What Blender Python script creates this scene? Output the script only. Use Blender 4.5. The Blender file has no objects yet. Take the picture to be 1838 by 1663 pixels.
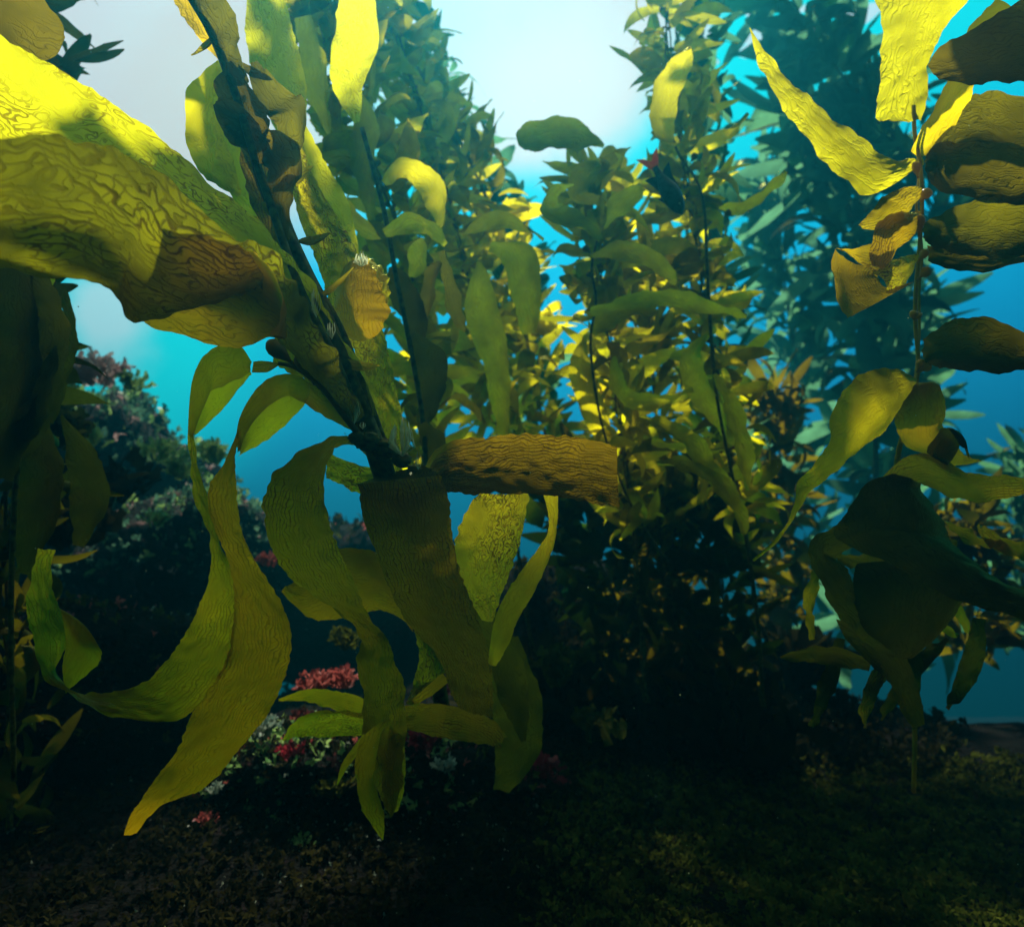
import bpy, math, random
from mathutils import Vector, Matrix, noise
R = math.radians
# ------------------------------------------------------------------ camera
W0, H0, F = 1838.0, 1663.0, 1198.0
PITCH = R(15)
sc = bpy.context.scene
cam_d = bpy.data.cameras.new('camera'); cam = bpy.data.objects.new('camera', cam_d)
sc.collection.objects.link(cam); sc.camera = cam
cam.rotation_euler = (R(90) + PITCH, 0, 0)
cam_d.angle = 2 * math.atan(W0 / 2 / F); cam_d.clip_start = .02; cam_d.clip_end = 400
cam_d.dof.use_dof = True; cam_d.dof.focus_distance = .92; cam_d.dof.aperture_fstop = 4.0
CR = Matrix.Rotation(R(90) + PITCH, 4, 'X')
def P(u, v, d):
    """photo pixel and depth in metres -> world point"""
    return CR @ Vector(((u - W0 / 2) / F * d, (H0 / 2 - v) / F * d, -d))
def D(u, v): return P(u, v, 1).normalized()

# ------------------------------------------------------------------ light
sc.view_settings.view_transform = 'Standard'; sc.view_settings.look = 'None'
sc.view_settings.gamma = 1; sc.view_settings.exposure = 1.3
SUN = Vector((-.08, math.cos(R(65)), math.sin(R(65)))).normalized()
sun_d = bpy.data.lights.new('sun', 'SUN'); sun = bpy.data.objects.new('sun', sun_d)
sc.collection.objects.link(sun)
sun_d.energy = 5; sun_d.angle = R(2.2); sun_d.color = (1.0, .97, .84)
sun.rotation_euler = SUN.to_track_quat('Z', 'Y').to_euler()
world = bpy.data.worlds.new('World'); sc.world = world; world.use_nodes = True
def build_world():
    nt = world.node_tree; N = nt.nodes; L = nt.links; N.clear()
    def n(t, **k):
        x = N.new(t)
        for a, b in k.items(): setattr(x, a, b)
        return x
    def math_(op, a, b=None, clamp=False):
        m = n('ShaderNodeMath', operation=op); m.use_clamp = clamp
        for i, q in enumerate((a, b)):
            if q is None: continue
            if isinstance(q, (int, float)): m.inputs[i].default_value = q
            else: L.new(q, m.inputs[i])
        return m.outputs[0]
    def mix(bt, f, a, b):
        m = n('ShaderNodeMix', data_type='RGBA', blend_type=bt); m.clamp_factor = True
        for s, q in ((0, f), (6, a), (7, b)):
            if isinstance(q, (int, float)): m.inputs[s].default_value = q
            elif isinstance(q, tuple): m.inputs[s].default_value = (*q, 1)
            else: L.new(q, m.inputs[s])
        return m.outputs[2]
    tc = n('ShaderNodeTexCoord'); sep = n('ShaderNodeSeparateXYZ'); L.new(tc.outputs['Generated'], sep.inputs[0])
    z01 = math_('MULTIPLY_ADD', sep.outputs[2], .5); N[-1].inputs[2].default_value = .5
    ramp = n('ShaderNodeValToRGB'); L.new(z01, ramp.inputs[0]); cr = ramp.color_ramp
    stops = [(-.6, (0, .0002, .0005)), (-.2, (0, .0008, .003)), (-.08, (0, .001, .005)), (.05, (0, .007, .03)), (.2, (0, .06, .20)),
             (.33, (0, .19, .54)), (.5, (0, .42, .82)), (.64, (0, .68, .78)), (.775, (0, .80, .82)), (.85, (1.1, 1.0, .62)), (1, (1.3, 1.1, .6))]
    for i, (z, c) in enumerate(stops):
        e = cr.elements[i] if i < 2 else cr.elements.new((z + 1) / 2)
        e.position = (z + 1) / 2; e.color = (*c, 1)
    col = ramp.outputs[0]
    nz = n('ShaderNodeTexNoise'); nz.inputs['Scale'].default_value = 5; nz.inputs['Detail'].default_value = 4
    L.new(tc.outputs['Generated'], nz.inputs['Vector'])
    # sunlight blown out around the sun where the surface is looked through
    def glow(u, v, inner, outer, amp=.5, wob=.06):
        d = D(u, v); dp = n('ShaderNodeVectorMath', operation='DOT_PRODUCT'); dp.inputs[1].default_value = d
        L.new(tc.outputs['Generated'], dp.inputs[0])
        a = math_('ARCCOSINE', math_('MINIMUM', dp.outputs['Value'], .99999))
        w = math_('MULTIPLY', math_('SUBTRACT', nz.outputs[0], .5), wob)
        a = math_('ADD', a, w)
        mr = n('ShaderNodeMapRange', interpolation_type='SMOOTHSTEP')
        mr.inputs[1].default_value = R(outer); mr.inputs[2].default_value = R(inner)
        L.new(a, mr.inputs[0]); return mr.outputs[0]
    col = mix('MIX', glow(230, 610, 3, 15), col, (0, .80, .84))
    col = mix('MIX', glow(925, -60, 9.5, 15, wob=.22), col, (.74, .56, .56))
    col = mix('MIX', glow(230, 70, 10, 15, wob=.15), col, (.76, .56, .56))
    col = mix('MIX', glow(420, 230, 4, 12), col, (.78, .58, .52))
    col = mix('ADD', glow(1000, 150, 1, 10, wob=.15), col, (.22, .22, .16))
    col = mix('MIX', glow(190, 550, 1.0, 5, wob=.2), col, (.60, .85, .88))
    # rippled surface mirrored and looked through: patches of sky above the critical angle
    sk = n('ShaderNodeTexSky', sky_type='NISHITA'); sk.sun_disc = False
    sk.sun_elevation = math.asin(SUN.z); sk.sun_rotation = math.atan2(SUN.x, SUN.y)
    mp = n('ShaderNodeMapping'); mp.inputs['Scale'].default_value = (9, 9, 17); L.new(tc.outputs['Generated'], mp.inputs[0])
    n2 = n('ShaderNodeTexNoise'); n2.inputs['Scale'].default_value = 1.0; n2.inputs['Detail'].default_value = 2.2; n2.inputs['Distortion'].default_value = 1.1
    L.new(mp.outputs[0], n2.inputs['Vector'])
    el = n('ShaderNodeMapRange'); L.new(sep.outputs[2], el.inputs[0])
    el.inputs[1].default_value = .645; el.inputs[2].default_value = .69; el.inputs[3].default_value = -.5; el.inputs[4].default_value = .02
    th = n('ShaderNodeMapRange'); L.new(math_('ADD', n2.outputs[0], el.outputs[0]), th.inputs[0])
    th.inputs[1].default_value = .485; th.inputs[2].default_value = .505
    sky01 = mix('MIX', .12, (.66, .56, .56), mix('MULTIPLY', 1.0, sk.outputs[0], (.1, .1, .1)))
    col = mix('LIGHTEN', th.outputs[0], col, sky01)
    # darker water away from the sun
    az = n('ShaderNodeMapRange', interpolation_type='SMOOTHSTEP'); L.new(sep.outputs[1], az.inputs[0])
    az.inputs[1].default_value = -.9; az.inputs[2].default_value = .5; az.inputs[3].default_value = .12; az.inputs[4].default_value = 1
    col = mix('MULTIPLY', 1.0, col, az.outputs[0])
    bg = n('ShaderNodeBackground'); bg.inputs[1].default_value = .55; L.new(col, bg.inputs[0])
    out = n('ShaderNodeOutputWorld'); L.new(bg.outputs[0], out.inputs[0])
build_world()
sc.cycles.max_bounces = 7; sc.cycles.diffuse_bounces = 3; sc.cycles.transmission_bounces = 5
sc.cycles.volume_bounces = 0; sc.cycles.use_denoising = True; sc.cycles.caustics_reflective = False

# ------------------------------------------------------------------ helpers
def link(o, parent=None):
    sc.collection.objects.link(o)
    if parent: o.parent = parent
    return o
def tag(o, label=None, cat=None, group=None, kind=None):
    if label: o['label'] = label
    if cat: o['category'] = cat
    if group: o['group'] = group
    if kind: o['kind'] = kind
    return o
def empty(name, loc, label, cat, group=None):
    o = link(bpy.data.objects.new(name, None)); o.location = loc; o.empty_display_size = .05
    return tag(o, label, cat, group)
class MB:
    def __init__(s): s.v = []; s.f = []; s.uv = {}
    def add(s, vs, fs, uvs=None):
        b = len(s.v); s.v += vs
        for f in fs: s.f.append(tuple(b + i for i in f))
        if uvs:
            for i, q in enumerate(uvs): s.uv[b + i] = q
    def tube(s, pts, rads, seg=8, cap=True):
        pts = [Vector(p) for p in pts]; n = len(pts); vs = []; up = None
        for i, p in enumerate(pts):
            t = (pts[min(i + 1, n - 1)] - pts[max(i - 1, 0)]).normalized()
            if up is None: up = t.orthogonal().normalized()
            up = (up - t * up.dot(t)).normalized(); q = t.cross(up)
            for k in range(seg):
                a = 2 * math.pi * k / seg
                vs.append(p + (up * math.cos(a) + q * math.sin(a)) * rads[i])
        fs = [(i * seg + k, i * seg + (k + 1) % seg, (i + 1) * seg + (k + 1) % seg, (i + 1) * seg + k) for i in range(n - 1) for k in range(seg)]
        if cap:
            fs.append(tuple(range(seg))[::-1]); fs.append(tuple((n - 1) * seg + k for k in range(seg)))
        s.add(vs, fs)
    def grid(s, g, uv=None):
        nr, nc = len(g), len(g[0])
        s.add([p for r in g for p in r], [(i * nc + j, i * nc + j + 1, (i + 1) * nc + j + 1, (i + 1) * nc + j) for i in range(nr - 1) for j in range(nc - 1)],
              [q for r in uv for q in r] if uv else None)
    def mesh(s, name, mat, origin=Vector((0, 0, 0)), smooth=True):
        me = bpy.data.meshes.new(name)
        me.from_pydata([tuple(Vector(p) - origin) for p in s.v], [], s.f)
        if s.uv:
            l = me.uv_layers.new(name='UVMap')
            for lp in me.loops: l.data[lp.index].uv = s.uv.get(lp.vertex_index, (0, 0))
        if smooth: me.polygons.foreach_set('use_smooth', [True] * len(me.polygons))
        me.materials.append(mat); me.update(); return me
    def build(s, name, mat, parent=None, smooth=True, origin=None):
        o0 = parent.location.copy() if parent else (origin or Vector((0, 0, 0)))
        pp = parent
        while pp and pp.parent: pp = pp.parent; o0 = o0 + pp.location
        o = bpy.data.objects.new(name, s.mesh(name, mat, o0, smooth))
        if not parent: o.location = o0
        return link(o, parent)
def crom(rows, per):
    """Catmull-Rom through rows of equal-length tuples"""
    out = []; n = len(rows)
    for i in range(n - 1):
        a, b, c, d = rows[max(i - 1, 0)], rows[i], rows[i + 1], rows[min(i + 2, n - 1)]
        for k in range(per):
            t = k / per
            out.append([.5 * (2 * q + (r - p) * t + (2 * p - 5 * q + 4 * r - s_) * t * t + (3 * q - p - 3 * r + s_) * t ** 3) for p, q, r, s_ in zip(a, b, c, d)])
    out.append(list(rows[-1])); return out
def sheet(rows, nc=12, arch=0., ruffle=0., rf=55., seed=0, per=10, corr=0.0):
    """rows of (uL,vL,dL,uR,vR,dR): a blade between two edge curves; ruffled and corrugated in metres"""
    rnd = random.Random(seed); ph = rnd.random() * 6
    rr = crom([tuple(float(x) for x in r) for r in rows], per); g = []
    for r in rr:
        a = P(r[0], r[1], r[2]); b = P(r[3], r[4], r[5]); g.append([a.lerp(b, j / nc) for j in range(nc + 1)])
    nr = len(g); uv = []; al = 0; nrm = []
    for i in range(nr):
        if i: al += (g[i][nc // 2] - g[i - 1][nc // 2]).length
        w = (g[i][nc] - g[i][0]).length; uv.append([(al + seed * .37, (j / nc - .5) * w + seed * .11) for j in range(nc + 1)])
        t = g[min(i + 1, nr - 1)][nc // 2] - g[max(i - 1, 0)][nc // 2]; c = g[i][nc] - g[i][0]
        q = t.cross(c); q = q.normalized() if q.length > 1e-9 else Vector((0, -1, 0)); nrm.append(q)
    for i in range(1, nr):
        if nrm[i].dot(nrm[i - 1]) < -.2 and False: nrm[i] = -nrm[i]
    for i in range(nr):
        c = g[i][nc] - g[i][0]; w = c.length; cn = c.normalized() if w > 1e-9 else Vector((1, 0, 0))
        for j in range(nc + 1):
            x = 2 * j / nc - 1; s_ = uv[i][j][0]
            o = arch * w * (1 - x * x)
            e = abs(x) ** 2.5
            o += ruffle * e * min(1, w / .03) * (math.sin(s_ * rf + ph + (2 if x > 0 else 0)) + .6 * math.sin(s_ * rf * 2.3 + ph * 2 + x))
            o += corr * min(1, w / .03) * noise.noise(Vector((s_ * 45 + seed, uv[i][j][1] * 110, seed)))
            g[i][j] = g[i][j] + nrm[i] * o + cn * (e * x / (abs(x) + 1e-9)) * min(.004, w * .06) * noise.noise(Vector((s_ * 90, x * 3, seed)))
    return g, uv
def ribbon_rows(pts):
    """(u,v,d,w[,k]) centre line, screen width w, depth skew k -> edge rows"""
    out = []; n = len(pts)
    for i, p in enumerate(pts):
        u, v, d, w = p[:4]; k = p[4] if len(p) > 4 else 0
        a, b = pts[max(i - 1, 0)], pts[min(i + 1, n - 1)]
        tu, tv = b[0] - a[0], b[1] - a[1]; l = math.hypot(tu, tv) or 1
        nu, nv = -tv / l, tu / l
        out.append((u - nu * w / 2, v - nv * w / 2, d - k / 2, u + nu * w / 2, v + nv * w / 2, d + k / 2))
    return out
def blade(parent, rows, mat, name='blade', **k):
    if parent is HANG: rows = [(r[0], r[1], r[2] + .00032 * max(0, r[1] - 700), r[3], r[4], r[5] + .00032 * max(0, r[4] - 700)) for r in rows]   # ribbons trail away from the viewer
    m = MB(); g, uv = sheet(rows, **k); m.grid(g, uv); return m.build(name, mat, parent)
HANG = None
def tilt(rows, top, bot):
    """lean a blade like a ceiling: its lower edge farther away"""
    return [(r[0], r[1], r[2] + top, r[3], r[4], r[5] + bot) for r in rows]
def rib(parent, pts, mat, name='blade', **k): return blade(parent, ribbon_rows(pts), mat, name, **k)
def tube(parent, pts, rads, mat, name='stipe', per=6, seg=9):
    rr = crom([tuple(map(float, (*p, r))) for p, r in zip(pts, rads)], per)
    m = MB(); m.tube([P(*q[:3]) for q in rr], [q[3] for q in rr], seg); return m.build(name, mat, parent)
def float_mesh(m, base, tip, r):
    """gas bladder: thin neck swelling to a rounded bulb"""
    prof = [(0, .22), (.18, .24), (.35, .5), (.55, .92), (.72, 1), (.88, .78), (.97, .4), (1, .06)]
    b, t = Vector(base), Vector(tip); m.tube([b.lerp(t, s) for s, _ in prof], [r * q for _, q in prof], 10)

# ------------------------------------------------------------------ materials
def mat_base(name):
    m = bpy.data.materials.new(name); m.use_nodes = True; nt = m.node_tree; nt.nodes.clear(); return m, nt.nodes, nt.links
def kelp_mat(name, T, Dc, sc_=(28, 95), line=.75, trans=.62, gloss=.5, rough=.38, blot=.35, bump=.6, thick=22, thr=.35, net=.35):
    """wet, light-passing blade tissue with a raised net of wrinkles"""
    m, N, L = mat_base(name)
    def n(t, **k):
        x = N.new(t)
        for a, b in k.items(): setattr(x, a, b)
        return x
    uv = n('ShaderNodeTexCoord'); obi = n('ShaderNodeObjectInfo')
    nz = n('ShaderNodeTexNoise'); nz.inputs['Scale'].default_value = 32; nz.inputs['Detail'].default_value = 3
    L.new(uv.outputs['UV'], nz.inputs['Vector'])
    sub = n('ShaderNodeVectorMath', operation='SUBTRACT'); L.new(nz.outputs['Color'], sub.inputs[0]); sub.inputs[1].default_value = (.5, .5, .5)
    scl = n('ShaderNodeVectorMath', operation='SCALE'); L.new(sub.outputs[0], scl.inputs[0]); scl.inputs['Scale'].default_value = .022
    add = n('ShaderNodeVectorMath', operation='ADD'); L.new(uv.outputs['UV'], add.inputs[0]); L.new(scl.outputs[0], add.inputs[1])
    # ripples run along the blade, wander, fork and break: sin(across / spacing + noise)
    sx = n('ShaderNodeSeparateXYZ'); L.new(add.outputs[0], sx.inputs[0])
    mp = n('ShaderNodeMapping'); mp.inputs['Scale'].default_value = (sc_[0], sc_[0] * 1.7, 1); L.new(uv.outputs['UV'], mp.inputs[0])
    vo = n('ShaderNodeTexNoise', noise_dimensions='2D'); vo.inputs['Scale'].default_value = 1; vo.inputs['Detail'].default_value = 1.6; vo.inputs['Roughness'].default_value = .45; L.new(mp.outputs[0], vo.inputs['Vector'])
    ar = n('ShaderNodeMath', operation='MULTIPLY'); L.new(sx.outputs[1], ar.inputs[0]); ar.inputs[1].default_value = 6.283 / sc_[1]
    a2 = n('ShaderNodeMath', operation='MULTIPLY_ADD'); L.new(vo.outputs[0], a2.inputs[0]); a2.inputs[1].default_value = thick; L.new(ar.outputs[0], a2.inputs[2])
    sn = n('ShaderNodeMath', operation='SINE'); L.new(a2.outputs[0], sn.inputs[0])
    lm = n('ShaderNodeMapRange', interpolation_type='SMOOTHSTEP'); L.new(sn.outputs[0], lm.inputs[0])
    lm.inputs[1].default_value = thr; lm.inputs[2].default_value = 1
    cr_ = n('ShaderNodeMath', operation='MULTIPLY'); L.new(sx.outputs[0], cr_.inputs[0]); cr_.inputs[1].default_value = 6.283 / (sc_[1] * 1.9)
    c2 = n('ShaderNodeMath', operation='MULTIPLY_ADD'); L.new(vo.outputs[0], c2.inputs[0]); c2.inputs[1].default_value = -thick * 1.3; L.new(cr_.outputs[0], c2.inputs[2])
    s2 = n('ShaderNodeMath', operation='SINE'); L.new(c2.outputs[0], s2.inputs[0])
    l2 = n('ShaderNodeMapRange', interpolation_type='SMOOTHSTEP'); L.new(s2.outputs[0], l2.inputs[0]); l2.inputs[1].default_value = min(.95, thr + .3); l2.inputs[2].default_value = 1; l2.inputs[4].default_value = net
    lmx = n('ShaderNodeMath', operation='MAXIMUM'); L.new(lm.outputs[0], lmx.inputs[0]); L.new(l2.outputs[0], lmx.inputs[1]); lm = lmx
    nb = n('ShaderNodeTexNoise'); nb.inputs['Scale'].default_value = 14; nb.inputs['Detail'].default_value = 4; L.new(uv.outputs['UV'], nb.inputs['Vector'])
    bm = n('ShaderNodeMapRange'); L.new(nb.outputs[0], bm.inputs[0]); bm.inputs[1].default_value = .38; bm.inputs[2].default_value = .62
    lin = n('ShaderNodeMath', operation='MULTIPLY'); L.new(lm.outputs[0], lin.inputs[0]); L.new(bm.outputs[0], lin.inputs[1])
    ls = n('ShaderNodeMath', operation='MULTIPLY'); L.new(lin.outputs[0], ls.inputs[0]); ls.inputs[1].default_value = line
    # colour: blotches and per-blade variation
    def hs(col):
        h = n('ShaderNodeHueSaturation'); h.inputs['Color'].default_value = (*col, 1); h.inputs['Fac'].default_value = 1
        a = n('ShaderNodeMapRange'); L.new(obi.outputs['Random'], a.inputs[0]); a.inputs[3].default_value = .485; a.inputs[4].default_value = .515
        L.new(a.outputs[0], h.inputs['Hue'])
        b = n('ShaderNodeMapRange'); L.new(nb.outputs[0], b.inputs[0]); b.inputs[1].default_value = .3; b.inputs[2].default_value = .7
        b.inputs[3].default_value = 1 - blot; b.inputs[4].default_value = 1 + blot * .4
        L.new(b.outputs[0], h.inputs['Value']); return h.outputs[0]
    def dark(c, k):
        x = n('ShaderNodeMix', data_type='RGBA', blend_type='MULTIPLY'); L.new(ls.outputs[0], x.inputs[0]); L.new(c, x.inputs[6]); x.inputs[7].default_value = (*k, 1); return x.outputs[2]
    tcol = dark(hs(T), (.30, .22, .3)); dcol = dark(hs(Dc), (.45, .4, .4))
    fine = n('ShaderNodeTexNoise'); fine.inputs['Scale'].default_value = 420; fine.inputs['Detail'].default_value = 2; L.new(uv.outputs['UV'], fine.inputs['Vector'])
    hh = n('ShaderNodeMath', operation='MULTIPLY_ADD'); L.new(fine.outputs[0], hh.inputs[0]); hh.inputs[1].default_value = .12; L.new(lin.outputs[0], hh.inputs[2])
    bp = n('ShaderNodeBump'); bp.inputs['Strength'].default_value = bump; bp.inputs['Distance'].default_value = .004; L.new(hh.outputs[0], bp.inputs['Height'])
    df = n('ShaderNodeBsdfDiffuse'); L.new(dcol, df.inputs[0]); L.new(bp.outputs[0], df.inputs['Normal'])
    tr = n('ShaderNodeBsdfTranslucent'); L.new(tcol, tr.inputs[0]); L.new(bp.outputs[0], tr.inputs['Normal'])
    mx = n('ShaderNodeMixShader'); mx.inputs[0].default_value = trans; L.new(df.outputs[0], mx.inputs[1]); L.new(tr.outputs[0], mx.inputs[2])
    gl = n('ShaderNodeBsdfAnisotropic' if False else 'ShaderNodeBsdfGlossy'); gl.inputs['Roughness'].default_value = rough; gl.inputs[0].default_value = (.8, .8, .2, 1); L.new(bp.outputs[0], gl.inputs['Normal'])
    fr = n('ShaderNodeFresnel'); fr.inputs[0].default_value = 1.05; L.new(bp.outputs[0], fr.inputs['Normal'])
    fm = n('ShaderNodeMath', operation='MULTIPLY'); L.new(fr.outputs[0], fm.inputs[0]); fm.inputs[1].default_value = gloss
    m2 = n('ShaderNodeMixShader'); L.new(fm.outputs[0], m2.inputs[0]); L.new(mx.outputs[0], m2.inputs[1]); L.new(gl.outputs[0], m2.inputs[2])
    out = n('ShaderNodeOutputMaterial'); L.new(m2.outputs[0], out.inputs[0]); return m
def solid_mat(name, a, b, scale=20, rough=.7, bump=.4, dist=.01, tr=0, spec=.3):
    m, N, L = mat_base(name)
    tc = N.new('ShaderNodeTexCoord'); nz = N.new('ShaderNodeTexNoise'); nz.inputs['Scale'].default_value = scale; nz.inputs['Detail'].default_value = 6
    L.new(tc.outputs['Object'], nz.inputs['Vector'])
    rp = N.new('ShaderNodeValToRGB'); L.new(nz.outputs[0], rp.inputs[0]); rp.color_ramp.elements[0].position = .35; rp.color_ramp.elements[1].position = .65
    rp.color_ramp.elements[0].color = (*a, 1); rp.color_ramp.elements[1].color = (*b, 1)
    bs = N.new('ShaderNodeBsdfPrincipled'); L.new(rp.outputs[0], bs.inputs['Base Color']); bs.inputs['Roughness'].default_value = rough
    bs.inputs['Specular IOR Level'].default_value = spec
    bp = N.new('ShaderNodeBump'); bp.inputs['Strength'].default_value = bump; bp.inputs['Distance'].default_value = dist
    L.new(nz.outputs[0], bp.inputs['Height']); L.new(bp.outputs[0], bs.inputs['Normal'])
    sh = bs.outputs[0]
    if tr:
        t = N.new('ShaderNodeBsdfTranslucent'); L.new(rp.outputs[0], t.inputs[0]); x = N.new('ShaderNodeMixShader'); x.inputs[0].default_value = tr
        L.new(sh, x.inputs[1]); L.new(t.outputs[0], x.inputs[2]); sh = x.outputs[0]
    o = N.new('ShaderNodeOutputMaterial'); L.new(sh, o.inputs[0]); return m
def rock_mat(name, base, pink, pale, scale=6):
    m, N, L = mat_base(name)
    tc = N.new('ShaderNodeTexCoord')
    def noise_(s, d=6, dist=0):
        z = N.new('ShaderNodeTexNoise'); z.inputs['Scale'].default_value = s; z.inputs['Detail'].default_value = d; z.inputs['Distortion'].default_value = dist
        L.new(tc.outputs['Object'], z.inputs['Vector']); return z.outputs[0]
    def rng(x, a, b):
        r = N.new('ShaderNodeMapRange'); L.new(x, r.inputs[0]); r.inputs[1].default_value = a; r.inputs[2].default_value = b; return r.outputs[0]
    def mix(f, a, b):
        x = N.new('ShaderNodeMix'); x.data_type = 'RGBA'; L.new(f, x.inputs[0])
        for i, q in ((6, a), (7, b)):
            if isinstance(q, tuple): x.inputs[i].default_value = (*q, 1)
            else: L.new(q, x.inputs[i])
        return x.outputs[2]
    n1, n2, n3 = noise_(scale), noise_(scale * 4, 5, .6), noise_(scale * 14, 3, .3)
    c = mix(rng(n1, .35, .7), tuple(x * .5 for x in base), base)
    c = mix(rng(n2, .58, .66), c, pink); c = mix(rng(n3, .68, .74), c, pale)
    bs = N.new('ShaderNodeBsdfPrincipled'); L.new(c, bs.inputs['Base Color']); bs.inputs['Roughness'].default_value = .75; bs.inputs['Specular IOR Level'].default_value = .04; bs.inputs['Roughness'].default_value = 1
    s = N.new('ShaderNodeMath'); s.operation = 'ADD'; L.new(n2, s.inputs[0]); L.new(n3, s.inputs[1])
    bp = N.new('ShaderNodeBump'); bp.inputs['Strength'].default_value = .8; bp.inputs['Distance'].default_value = .03; L.new(s.outputs[0], bp.inputs['Height']); L.new(bp.outputs[0], bs.inputs['Normal'])
    o = N.new('ShaderNodeOutputMaterial'); L.new(bs.outputs[0], o.inputs[0]); return m
K = {
 'palepink': solid_mat('pale_pink_growth', (.30, .16, .15), (.62, .48, .42), 14, .8, .3, .004, tr=.4, spec=.05),
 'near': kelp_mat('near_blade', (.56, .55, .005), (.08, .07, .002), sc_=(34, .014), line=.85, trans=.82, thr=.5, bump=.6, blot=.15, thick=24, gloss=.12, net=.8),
 'nearolive': kelp_mat('near_blade_olive', (.125, .122, .001), (.02, .017, .001), sc_=(24, .0095), line=.97, trans=.76, thr=.35, bump=.9, blot=.8, thick=26, gloss=.10, net=.75),  # olive tissue, darkened and blotched to stand in for a shadow band
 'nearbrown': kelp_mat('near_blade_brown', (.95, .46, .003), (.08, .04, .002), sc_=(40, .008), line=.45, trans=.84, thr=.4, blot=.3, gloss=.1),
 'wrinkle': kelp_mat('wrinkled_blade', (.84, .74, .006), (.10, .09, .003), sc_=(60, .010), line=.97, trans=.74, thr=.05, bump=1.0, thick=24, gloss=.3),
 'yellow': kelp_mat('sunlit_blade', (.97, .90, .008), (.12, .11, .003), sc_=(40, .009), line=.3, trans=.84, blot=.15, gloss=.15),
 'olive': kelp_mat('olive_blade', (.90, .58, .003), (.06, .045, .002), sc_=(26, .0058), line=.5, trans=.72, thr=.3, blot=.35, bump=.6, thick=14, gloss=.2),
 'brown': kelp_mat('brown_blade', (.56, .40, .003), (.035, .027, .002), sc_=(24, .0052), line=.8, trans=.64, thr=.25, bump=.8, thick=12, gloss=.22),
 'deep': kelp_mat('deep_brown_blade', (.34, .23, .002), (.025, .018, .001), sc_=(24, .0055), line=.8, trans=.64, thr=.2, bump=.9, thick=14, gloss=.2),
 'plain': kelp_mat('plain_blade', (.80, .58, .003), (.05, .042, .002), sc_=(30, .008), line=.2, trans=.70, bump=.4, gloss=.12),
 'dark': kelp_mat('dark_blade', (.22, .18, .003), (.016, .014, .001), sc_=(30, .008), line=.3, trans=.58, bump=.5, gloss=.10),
 'mid': kelp_mat('forest_blade', (.90, .82, .006), (.05, .046, .002), sc_=(20, .012), line=.2, trans=.74, blot=.4, gloss=.08),
 'middark': kelp_mat('forest_blade_dim', (.58, .50, .005), (.03, .027, .002), sc_=(20, .012), line=.2, trans=.66, blot=.5, gloss=.08),  # darker forest tone mixed in at random; puts shade into low kelp
 'far': kelp_mat('distant_hazed_blade', (.12, .34, .15), (.010, .024, .012), sc_=(10, .03), line=.1, trans=.6, gloss=.04),  # teal of the distance haze is put into the blade colour
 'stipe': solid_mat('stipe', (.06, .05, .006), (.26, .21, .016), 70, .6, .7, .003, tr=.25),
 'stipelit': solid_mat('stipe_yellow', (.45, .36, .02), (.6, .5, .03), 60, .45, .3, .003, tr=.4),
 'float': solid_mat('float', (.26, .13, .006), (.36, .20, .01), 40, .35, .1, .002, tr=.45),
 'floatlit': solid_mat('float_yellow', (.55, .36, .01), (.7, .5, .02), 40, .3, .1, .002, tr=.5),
 'white': solid_mat('white_growth', (.45, .5, .25), (.75, .78, .5), 60, .7, .1, .003, tr=.75, spec=.05),
 'pink': solid_mat('red_seaweed', (.22, .035, .03), (.48, .13, .10), 20, .5, .3, .004, tr=.4),
 'maroon': solid_mat('maroon_seaweed', (.20, .01, .02), (.32, .03, .04), 20, .5, .3, .004, tr=.4),
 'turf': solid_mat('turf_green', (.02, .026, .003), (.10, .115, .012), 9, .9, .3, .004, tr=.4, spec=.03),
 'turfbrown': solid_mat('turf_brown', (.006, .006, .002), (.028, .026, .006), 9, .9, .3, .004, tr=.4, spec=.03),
 'pale': solid_mat('pale_crust', (.10, .17, .12), (.38, .42, .30), 30, .5, .3, .004, tr=.3),
 'tealdark': solid_mat('dim_green_seaweed', (.03, .09, .06), (.10, .22, .12), 12, .8, .3, .004, tr=.4, spec=.05),
 'tealweed': solid_mat('green_seaweed', (.10, .22, .06), (.30, .45, .12), 12, .5, .3, .004, tr=.45),
}
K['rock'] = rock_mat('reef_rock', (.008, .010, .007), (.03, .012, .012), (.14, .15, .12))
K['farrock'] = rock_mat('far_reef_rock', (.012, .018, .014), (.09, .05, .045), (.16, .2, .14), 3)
K['ground'] = rock_mat('seabed_cover', (.004, .004, .0025), (.006, .004, .004), (.02, .022, .015), 5)

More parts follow.
